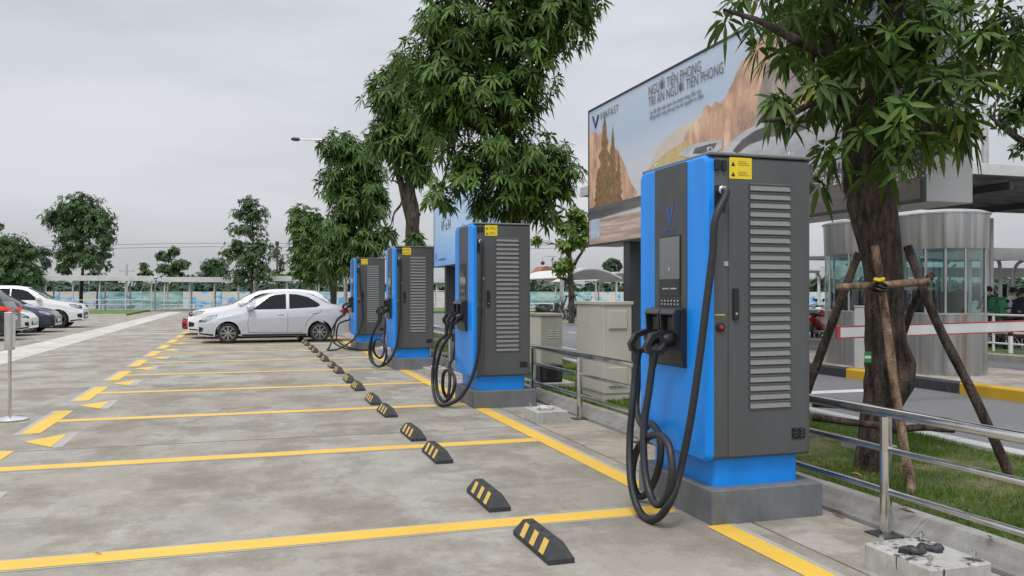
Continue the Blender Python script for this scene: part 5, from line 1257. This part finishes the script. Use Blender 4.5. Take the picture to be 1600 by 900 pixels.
    for sg in (-1, 1):
        y = side_y(mx, mz); g = MB()
        sec = [(x*.11, z*.075) for x, z in sell(1, 1, 14, 2.6)]
        rings = [[(mx+px*k-.01, sg*(y+o_), mz+.03+pz*k) for px, pz in sec] for o_, k in ((.03, .55), (.06, .95), (.14, 1.0), (.20, .85), (.215, .5))]
        vs = [p for r_ in rings for p in r_]; nn = 14
        g.add(vs, [[k*nn+i, k*nn+(i+1) % nn, (k+1)*nn+(i+1) % nn, (k+1)*nn+i] for k in range(4) for i in range(nn)]+[list(range(nn)), [4*nn+i for i in range(nn)]])
        yy = sorted((sg*(y-.02), sg*(y+.05))); g.cbox(mx-.03, mx+.02, yy[0], yy[1], mz-.02, mz+.02, .005)
        g.build('mirror', paint, root, 50)
    # wheels
    for xw in wh:
        for sg in (-1, 1):
            XF = Matrix.Translation((xw, sg*(W/2-.02), RW)) @ Matrix.Rotation(R(-90*sg), 4, 'X')      # local z points outwards
            k = RW/.30
            t_ = MB().lathe([(.20*k, -.19), (.28*k, -.185), (.297*k, -.16), (.30*k, -.10), (.297*k, -.03), (.285*k, -.004), (.255*k, .004), (.215*k, .0), (.208*k, -.03), (.20*k, -.06)], 36, xf=XF).build('wheel', M['tyre'], root, 40)
            rm = MB(); rm.lathe([(.211*k, -.05), (.211*k, -.002), (.198*k, .001), (.19*k, -.03), (.19*k, -.05)], 32, xf=XF)
            for j in range(s.get('spokes', 8)):
                a = 2*math.pi*j/s.get('spokes', 8); X2 = XF @ Matrix.Rotation(a, 4, 'Z')
                for w_ in (-.13, .13):
                    X3 = X2 @ Matrix.Rotation(w_, 4, 'Z'); rm.box(.03*k, .197*k, -.011*k, .011*k, -.028, -.008, 0, X3)
            rm.lathe([(.045*k, -.03), (.045*k, -.004), (.02*k, .001)], 14, xf=XF); rm.build('rim', s.get('rim', M['rim']), t_, 30)
            MB().lathe([(.188*k, -.075), (.188*k, -.06)], 24, xf=XF).build('brake_disc', M['under'], t_, 30)
    # underbody tub closes the view through the arches
    MB().cbox(wh[0]+RA+.02, wh[1]-RA-.02, -W/2*.86, W/2*.86, .16, .32, .01).build('floor_pan', M['under'], root)
    for xw in wh: MB().cbox(xw-.06, xw+.06, -W/2*.72, W/2*.72, RW-.05, RW+.05, .01).build('axle', M['under'], root)
    return root
SEDAN = dict(L=4.27, W=1.68, R=.295, wheels=(.82, 3.40), paint=M['p_silver'], clear=.20,
    top=[(0, .56), (.05, .70), (.25, .82), (.6, .91), (1.12, 1.03), (1.55, 1.27), (1.95, 1.435), (2.25, 1.495), (2.6, 1.51), (2.95, 1.48), (3.3, 1.365), (3.68, 1.15), (3.85, 1.115), (4.14, 1.10), (4.22, 1.04), (4.27, .88)],
    belt=[(0, .52), (.25, .70), (.8, .80), (1.3, .90), (2.5, .965), (3.5, 1.02), (4.0, 1.0), (4.27, .84)],
    glass=[[(1.50, .985), (1.98, 1.33), (2.12, 1.385), (2.42, 1.415), (2.42, 1.0)], [(2.54, 1.005), (2.54, 1.415), (2.78, 1.40), (3.06, 1.32), (3.36, 1.16), (3.40, 1.10), (3.30, 1.05)]],
    ws=(1.16, 1.92), rw=(3.08, 3.70), head=[[(.03, .60), (.05, .68), (.28, .78), (.52, .82), (.48, .75), (.26, .66)]], fog=[[(.02, .32), (.03, .48), (.14, .46), (.13, .36)]],
    tail=[[(3.98, .90), (4.06, .98), (4.24, .98), (4.25, .86), (4.12, .84)]], tailend=[[(-.72, .84), (-.72, .97), (-.48, .94), (-.48, .85)], [(.72, .84), (.72, .97), (.48, .94), (.48, .85)]],
    seams=[[(1.38, .32), (1.36, .6), (1.44, .93)], [(2.48, .30), (2.48, .96)], [(2.98, .46), (3.03, .62), (3.16, .76), (3.44, .90), (3.43, 1.0)], [(1.38, .31), (2.48, .29), (2.98, .30)]], handles=[(2.28, .83), (3.24, .87)], mirror=(1.44, 1.0))
SUV = dict(L=4.6, W=1.80, R=.345, wheels=(.90, 3.62), paint=M['p_white'], clear=.24, nose=.22,
    top=[(0, .66), (.05, .86), (.25, .97), (.8, 1.05), (1.25, 1.12), (1.7, 1.40), (2.1, 1.60), (2.6, 1.67), (3.4, 1.67), (4.0, 1.60), (4.3, 1.36), (4.5, 1.08), (4.6, .80)],
    belt=[(0, .60), (.25, .82), (.9, .95), (1.4, 1.02), (3.5, 1.10), (4.3, 1.10), (4.6, .76)],
    glass=[[(1.62, 1.10), (2.05, 1.42), (2.25, 1.50), (2.62, 1.54), (2.62, 1.12)], [(2.70, 1.125), (2.70, 1.54), (3.35, 1.53), (3.40, 1.15)], [(3.47, 1.155), (3.44, 1.52), (3.85, 1.46), (4.08, 1.28), (4.02, 1.18)]],
    ws=(1.30, 2.05), rw=(4.04, 4.40), head=[[(.04, .78), (.05, .88), (.30, .93), (.50, .92), (.40, .84), (.20, .78)]], fog=[[(.02, .40), (.03, .58), (.20, .54), (.18, .42)]],
    tail=[[(4.25, .95), (4.22, 1.08), (4.48, 1.05), (4.55, .92)]], tailend=[[(-.78, .86), (-.78, 1.02), (-.42, 1.0), (-.42, .88)], [(.78, .86), (.78, 1.02), (.42, 1.0), (.42, .88)]],
    seams=[[(1.50, .38), (1.48, .7), (1.58, 1.05)], [(2.66, .36), (2.66, 1.10)], [(3.17, .62), (3.26, .80), (3.42, .92), (3.44, 1.09)]], handles=[(2.48, .96), (3.26, 1.0)], mirror=(1.62, 1.13), spokes=5)
def var(base, **kw): d = dict(base); d.update(kw); return d
make_car('parked_car', 'pearl white sedan parked nose-left beside the farthest charger', (-1.34, 26.25, 0), 0, SEDAN)
make_car('parked_car', 'white car with tall roof parked directly behind the sedan', (-1.78, 29.0, 0), 0, var(SUV, W=1.75)).scale = (1, 1, .95)
make_car('parked_car', 'red car whose bumper shows left of the two white cars', (-2.15, 31.8, 0), 0, var(SEDAN, paint=M['p_red'])).scale = (1, 1, .86)
make_car('parked_car', 'white SUV side-on at the far left, in front of the round-crowned tree', (-6.55, 39.6, 0), math.pi, var(SUV, L=4.6, paint=M['p_white'], rim=M['dark_metal'])).scale = (1, 1, 1.06)
make_car('parked_car', 'navy car nose-out between two white cars at the left', (-6.75, 35.2, 0), math.pi, var(SEDAN, paint=M['p_navy']))
make_car('parked_car', 'white hatchback nose behind the dark car at the left edge', (-7.0, 32.6, 0), math.pi, var(SEDAN, paint=M['p_white']))
make_car('parked_car', 'charcoal SUV with lit red tail lamp cut by the left edge', (-11.45, 29.4, 0), 0, var(SUV, paint=M['p_dark'], tailm=M['tail_on']))

# ------------------------------------------------------------------ sign stand at the left
sg_ = empty('sign_stand', (-2.58, 10.85, .004), 0, 'stainless steel sign stand on a round base at the left edge', 'sign stand')
MB().lathe([(.195, 0), (.195, .012), (.17, .03), (.05, .045), (.03, .05)], 36).build('base', M['ss'], sg_, 30)
MB().tube([(0, 0, .04), (0, 0, .85)], .019, 14).build('pole', M['ss'], sg_, 50)
MB().cbox(-.04, .04, -.07, .07, .80, 1.23, .004).build('sign_case', M['galv'], sg_, 30)
MB().cbox(-.026, .026, -.073, -.0705, .82, 1.21, .001).build('side_strip', M['ss'], sg_, 30)
sgf = MB().cbox(.0405, .044, -.06, .06, .82, 1.21, .001).build('sign_face', M['white'], sg_, 30)

# ------------------------------------------------------------------ motorbikes, riders, green box, bollard behind the fence
def make_bike(col):
    root = empty('motorbike')
    for x in (0, 1.25):
        w = MB(); w.tube([(x+.25*math.cos(a), 0, .28+.25*math.sin(a)) for a in [2*math.pi*j/24 for j in range(24)]], .045, 8, closed=True)
        wo_ = w.build('wheel', M['tyre'], root, 60); rm = MB()
        for j in range(5): a = 2*math.pi*j/5; rm.tube([(x, 0, .28), (x+.22*math.cos(a), 0, .28+.22*math.sin(a))], .014, 5)
        rm.lathe([(.05, -.05), (.05, .05)], 10, xf=Matrix.Translation((x, 0, .28)) @ Matrix.Rotation(R(90), 4, 'X')); rm.build('rim', M['rim'], wo_)
    def slabp(nm, poly, w, mat): 
        b = MB(); n = len(poly); cx = sum(p[0] for p in poly)/n; cz = sum(p[1] for p in poly)/n
        rings = [[(cx+(x-cx)*k, y, cz+(z-cz)*k) for x, z in poly] for y, k in ((-w, .72), (-w*.7, .95), (0, 1), (w*.7, .95), (w, .72))]
        vs = [p for r_ in rings for p in r_]
        b.add(vs, [[k*n+i, k*n+(i+1) % n, (k+1)*n+(i+1) % n, (k+1)*n+i] for k in range(4) for i in range(n)]+[list(range(n)), [4*n+i for i in range(n)]])
        return b.build(nm, mat, root, 50)
    slabp('body', [(.22, .32), (.15, .62), (.10, .95), (.22, .98), (.36, .58), (.62, .52), (.72, .74), (1.35, .78), (1.52, .72), (1.42, .56), (1.05, .40), (.9, .28), (.45, .26)], .15, col)
    slabp('seat', [(.66, .745), (.72, .82), (1.1, .84), (1.45, .86), (1.46, .80), (1.1, .775)], .13, M['black'])
    slabp('front_fender', [(-.24, .48), (-.1, .59), (.1, .59), (.25, .46), (.1, .53), (-.1, .53)], .06, col)
    b = MB(); b.tube([(0, .07, .28), (.10, .06, .70)], .022, 6); b.tube([(0, -.07, .28), (.10, -.06, .70)], .022, 6); b.build('fork', M['galv'], root)
    MB().tube(catmull([(.26, -.36, 1.02), (.16, -.22, 1.04), (.14, 0, 1.0), (.16, .22, 1.04), (.26, .36, 1.02)], 4), .016, 6).build('handlebar', M['black'], root)
    for y in (-.28, .28):
        m2 = MB(); m2.tube([(.2, y, 1.03), (.14, y*1.1, 1.2)], .008, 5); m2.lathe([(.02, -.01), (.05, 0), (.02, .01)], 10, xf=Matrix.Translation((.14, y*1.1, 1.23)) @ Matrix.Rotation(R(90), 4, 'Y')); m2.build('mirror', M['black'], root)
    MB().lathe([(.05, 0), (.085, .03), (.085, .06)], 14, xf=Matrix.Translation((.08, 0, .86)) @ Matrix.Rotation(R(-100), 4, 'Y')).build('headlight', M['lamp'], root)
    MB().tube([(.7, -.13, .25), (1.1, -.15, .30), (1.5, -.15, .42)], [.03, .05, .045], 8).build('exhaust', M['galv'], root)
    MB().tube([(.75, .05, .3), (.8, .25, .01)], .014, 5).build('kick_stand', M['galv'], root)
    return root
bk = {c: make_bike(m_) for c, m_ in (('red', M['p_red']), ('black', M['p_dark']), ('white', M['p_white']))}
used = set()
for i, (px, py, d, rz, c, lab) in enumerate([(1277, 0, 27, 200, 'black', 'black motorbike behind the fence, left one of the pair beside the nearest charger'), (1293, 0, 26.2, 215, 'red', 'red motorbike behind the fence just left of the left ticket booth'),
        (1287, 0, 29.5, 190, 'white', 'white motorbike farther back between the charger and the left booth'), (1570, 0, 24, 195, 'white', 'white-fronted motorbike parked right of the green box'),
        (1597, 0, 22.6, 205, 'red', 'red motorbike by the fence at the right edge'), (1552, 0, 22.8, 170, 'black', 'black motorbike parked in front of the green box'), (876, 0, 44, 185, 'black', 'dark motorbike beside the slim lamp post'),
        (884, 0, 46, 160, 'black', 'second dark motorbike right behind the slim lamp post'), (925, 0, 47, 180, 'black', 'black motorbike seen over the top of the tall beige cabinet'), (1310, 0, 32, 200, 'black', 'black motorbike seen through the left booth glass')]):
    p = D(px, HY, d); p.z = 0
    o = bk[c] if c not in used else copy_tree(bk[c]); used.add(c)
    o.location = p; o.rotation_euler = (0, 0, R(rz)); tag(o, lab, 'motorbike', 'motorbikes parked behind the fence')
gb = empty('green_cabinet', D(1559, HY, 23.4)-Vector((0, 0, CH)), 0, 'bright green metal box standing behind the white fence at right', 'cabinet')
MB().cbox(-.17, .17, -.17, .17, .3, 1.28, .02).build('case', M['green_box'], gb, 30); MB().cbox(-.14, .14, -.185, -.171, .5, 1.15, .004).build('door', M['green_box'], gb, 30); MB().cbox(-.12, .12, -.12, .12, 0, .3, .01).build('foot', M['dark_metal'], gb, 30)
MB().cbox(-.15, .15, -.15, .15, 1.281, 1.34, .02).build('lid', M['green_box'], gb, 30)
bo = empty('bollard', D(1579, HY, 18.6)-Vector((0, 0, CH-.12)), 0, 'short white bollard with black top on the grass at right', 'bollard')
MB().tube([(0, 0, -.05), (0, 0, .38)], .05, 12).build('post', M['white'], bo, 50); MB().tube([(0, 0, .381), (0, 0, .56)], .052, 12).build('black_top', M['black'], bo, 50)
# people: skinned figures
def person(label, loc, rz, joints, top_mat, leg_mat, cape=None, mask=False, cap=None):
    root = empty('person', loc, rz, label, 'person')
    J = joints; names = list(J); idx = {n_: i for i, n_ in enumerate(names)}
    E = [('pelvis', 'spine'), ('spine', 'chest'), ('chest', 'neck'), ('neck', 'head'), ('head', 'crown')]
    for s in 'lr': E += [('chest', 'sh_'+s), ('sh_'+s, 'el_'+s), ('el_'+s, 'wr_'+s), ('wr_'+s, 'ha_'+s), ('pelvis', 'hip_'+s), ('hip_'+s, 'kn_'+s), ('kn_'+s, 'an_'+s), ('an_'+s, 'to_'+s)]
    me = bpy.data.meshes.new('body'); me.from_pydata([J[n_][0] for n_ in names], [(idx[a], idx[b]) for a, b in E], [])
    o = bpy.data.objects.new('body', me); link(o, root)
    sk = o.modifiers.new('skin', 'SKIN'); sd = o.modifiers.new('sub', 'SUBSURF'); sd.levels = sd.render_levels = 1
    for i, n_ in enumerate(names): r_ = J[n_][1]; me.skin_vertices[0].data[i].radius = (r_, r_); me.skin_vertices[0].data[i].use_root = n_ == 'pelvis'
    dg = bpy.context.evaluated_depsgraph_get(); m2 = bpy.data.meshes.new_from_object(o.evaluated_get(dg)); o.modifiers.clear(); o.data = m2
    for mm_ in (top_mat, leg_mat, M['skin']): m2.materials.append(mm_)
    pz = J['pelvis'][0][2]; nz_ = J['neck'][0][2]
    hands = [Vector(J['ha_l'][0]), Vector(J['ha_r'][0])]; legs = [Vector(J[k][0]) for k in ('kn_l', 'kn_r', 'an_l', 'an_r')]
    for p in m2.polygons:
        c = p.center; p.use_smooth = True
        p.material_index = 2 if (c.z > nz_ or min((c-h).length for h in hands) < .10) else (1 if (c.z < pz+.02 and min((c-q).length for q in legs) < .42) or c.z < pz-.12 else 0)
    hd = Vector(J['head'][0])
    hr = MB(); rings = []
    for k, (dz, q) in enumerate(((-.02, .95), (.04, 1.06), (.09, .98), (.13, .68), (.15, .2))):
        rings.append([(hd.x+.018+.098*q*math.cos(a), hd.y+.088*q*math.sin(a), hd.z+dz+(.03 if math.cos(a) < 0 and k == 0 else 0)) for a in [2*math.pi*j/14 for j in range(14)]])
    loft(rings).build('cap' if cap else 'hair', cap or M['hair'], root, 60)
    if mask: MB().lathe([(.055, 0), (.05, .03), (.03, .045)], 12, xf=Matrix.Translation(hd+Vector((-.065, 0, -.055))) @ Matrix.Rotation(R(-90), 4, 'Y')).build('face_mask', M['cloth_white'], root, 60)
    else: MB().cbox(hd.x-.118, hd.x-.09, hd.y-.014, hd.y+.014, hd.z-.045, hd.z+.0, .008).build('nose', M['skin'], root, 60)
    if cape:
        n_ = 18; rings = []
        for z, r_, k in ((nz_+.01, .09, 0), (nz_-.10, .21, .2), (nz_-.35, .27, .6), (nz_-.7, .33, 1), (nz_-.95, .37, 1.2)):
            rings.append([(J['chest'][0][0]+r_*(1+.08*k*math.sin(j*2.7))*math.cos(2*math.pi*j/n_), r_*(1+.08*k*math.cos(j*2.1))*math.sin(2*math.pi*j/n_), z) for j in range(n_)])
        loft(rings).build('rain_cape', cape, root, 60)
    return root
def stand(h=1.65, bend=0.0):
    k = h/1.7
    J = {'pelvis': ((0, 0, .92), .13), 'spine': ((-.02-bend*.3, 0, 1.10), .125), 'chest': ((-.03-bend, 0, 1.32), .14), 'neck': ((-.03-bend*1.1, 0, 1.47), .055), 'head': ((-.05-bend*1.2, 0, 1.58), .088), 'crown': ((-.04-bend*1.2, 0, 1.66), .07)}
    for s, y in (('l', 1), ('r', -1)):
        J.update({'sh_'+s: ((-.02-bend, .18*y, 1.38), .065), 'el_'+s: ((-.08-bend, .26*y, 1.12), .048), 'wr_'+s: ((-.28-bend, .2*y, 1.05), .036), 'ha_'+s: ((-.37-bend, .18*y, 1.06), .034),
                  'hip_'+s: ((0, .10*y, .86), .095), 'kn_'+s: ((-.03, .11*y, .48), .065), 'an_'+s: ((.01, .12*y, .09), .045), 'to_'+s: ((-.15, .13*y, .035), .035)})
    return {a: ((p[0]*k, p[1]*k, p[2]*k), r_*k) for a, (p, r_) in J.items()}
def at0(px, d): p = D(px, HY, d); p.z = 0; return p
person('person in dark jacket, cap and face mask standing left of the green box', at0(1546, 24.2), R(15), stand(1.62), M['cloth_navy'], M['cloth_dark'], None, True, M['cloth_dark'])
person('person in white shirt standing right of the green box', at0(1578, 25.2), R(170), stand(1.60, .06), M['cloth_white'], M['cloth_dark'])
person('person in loose navy rain cape at the right edge behind the fence', at0(1597, 22.2), R(60), stand(1.55, .04), M['cloth_navy'], M['cloth_dark'], M['cloth_navy'], False, M['cloth_navy'])
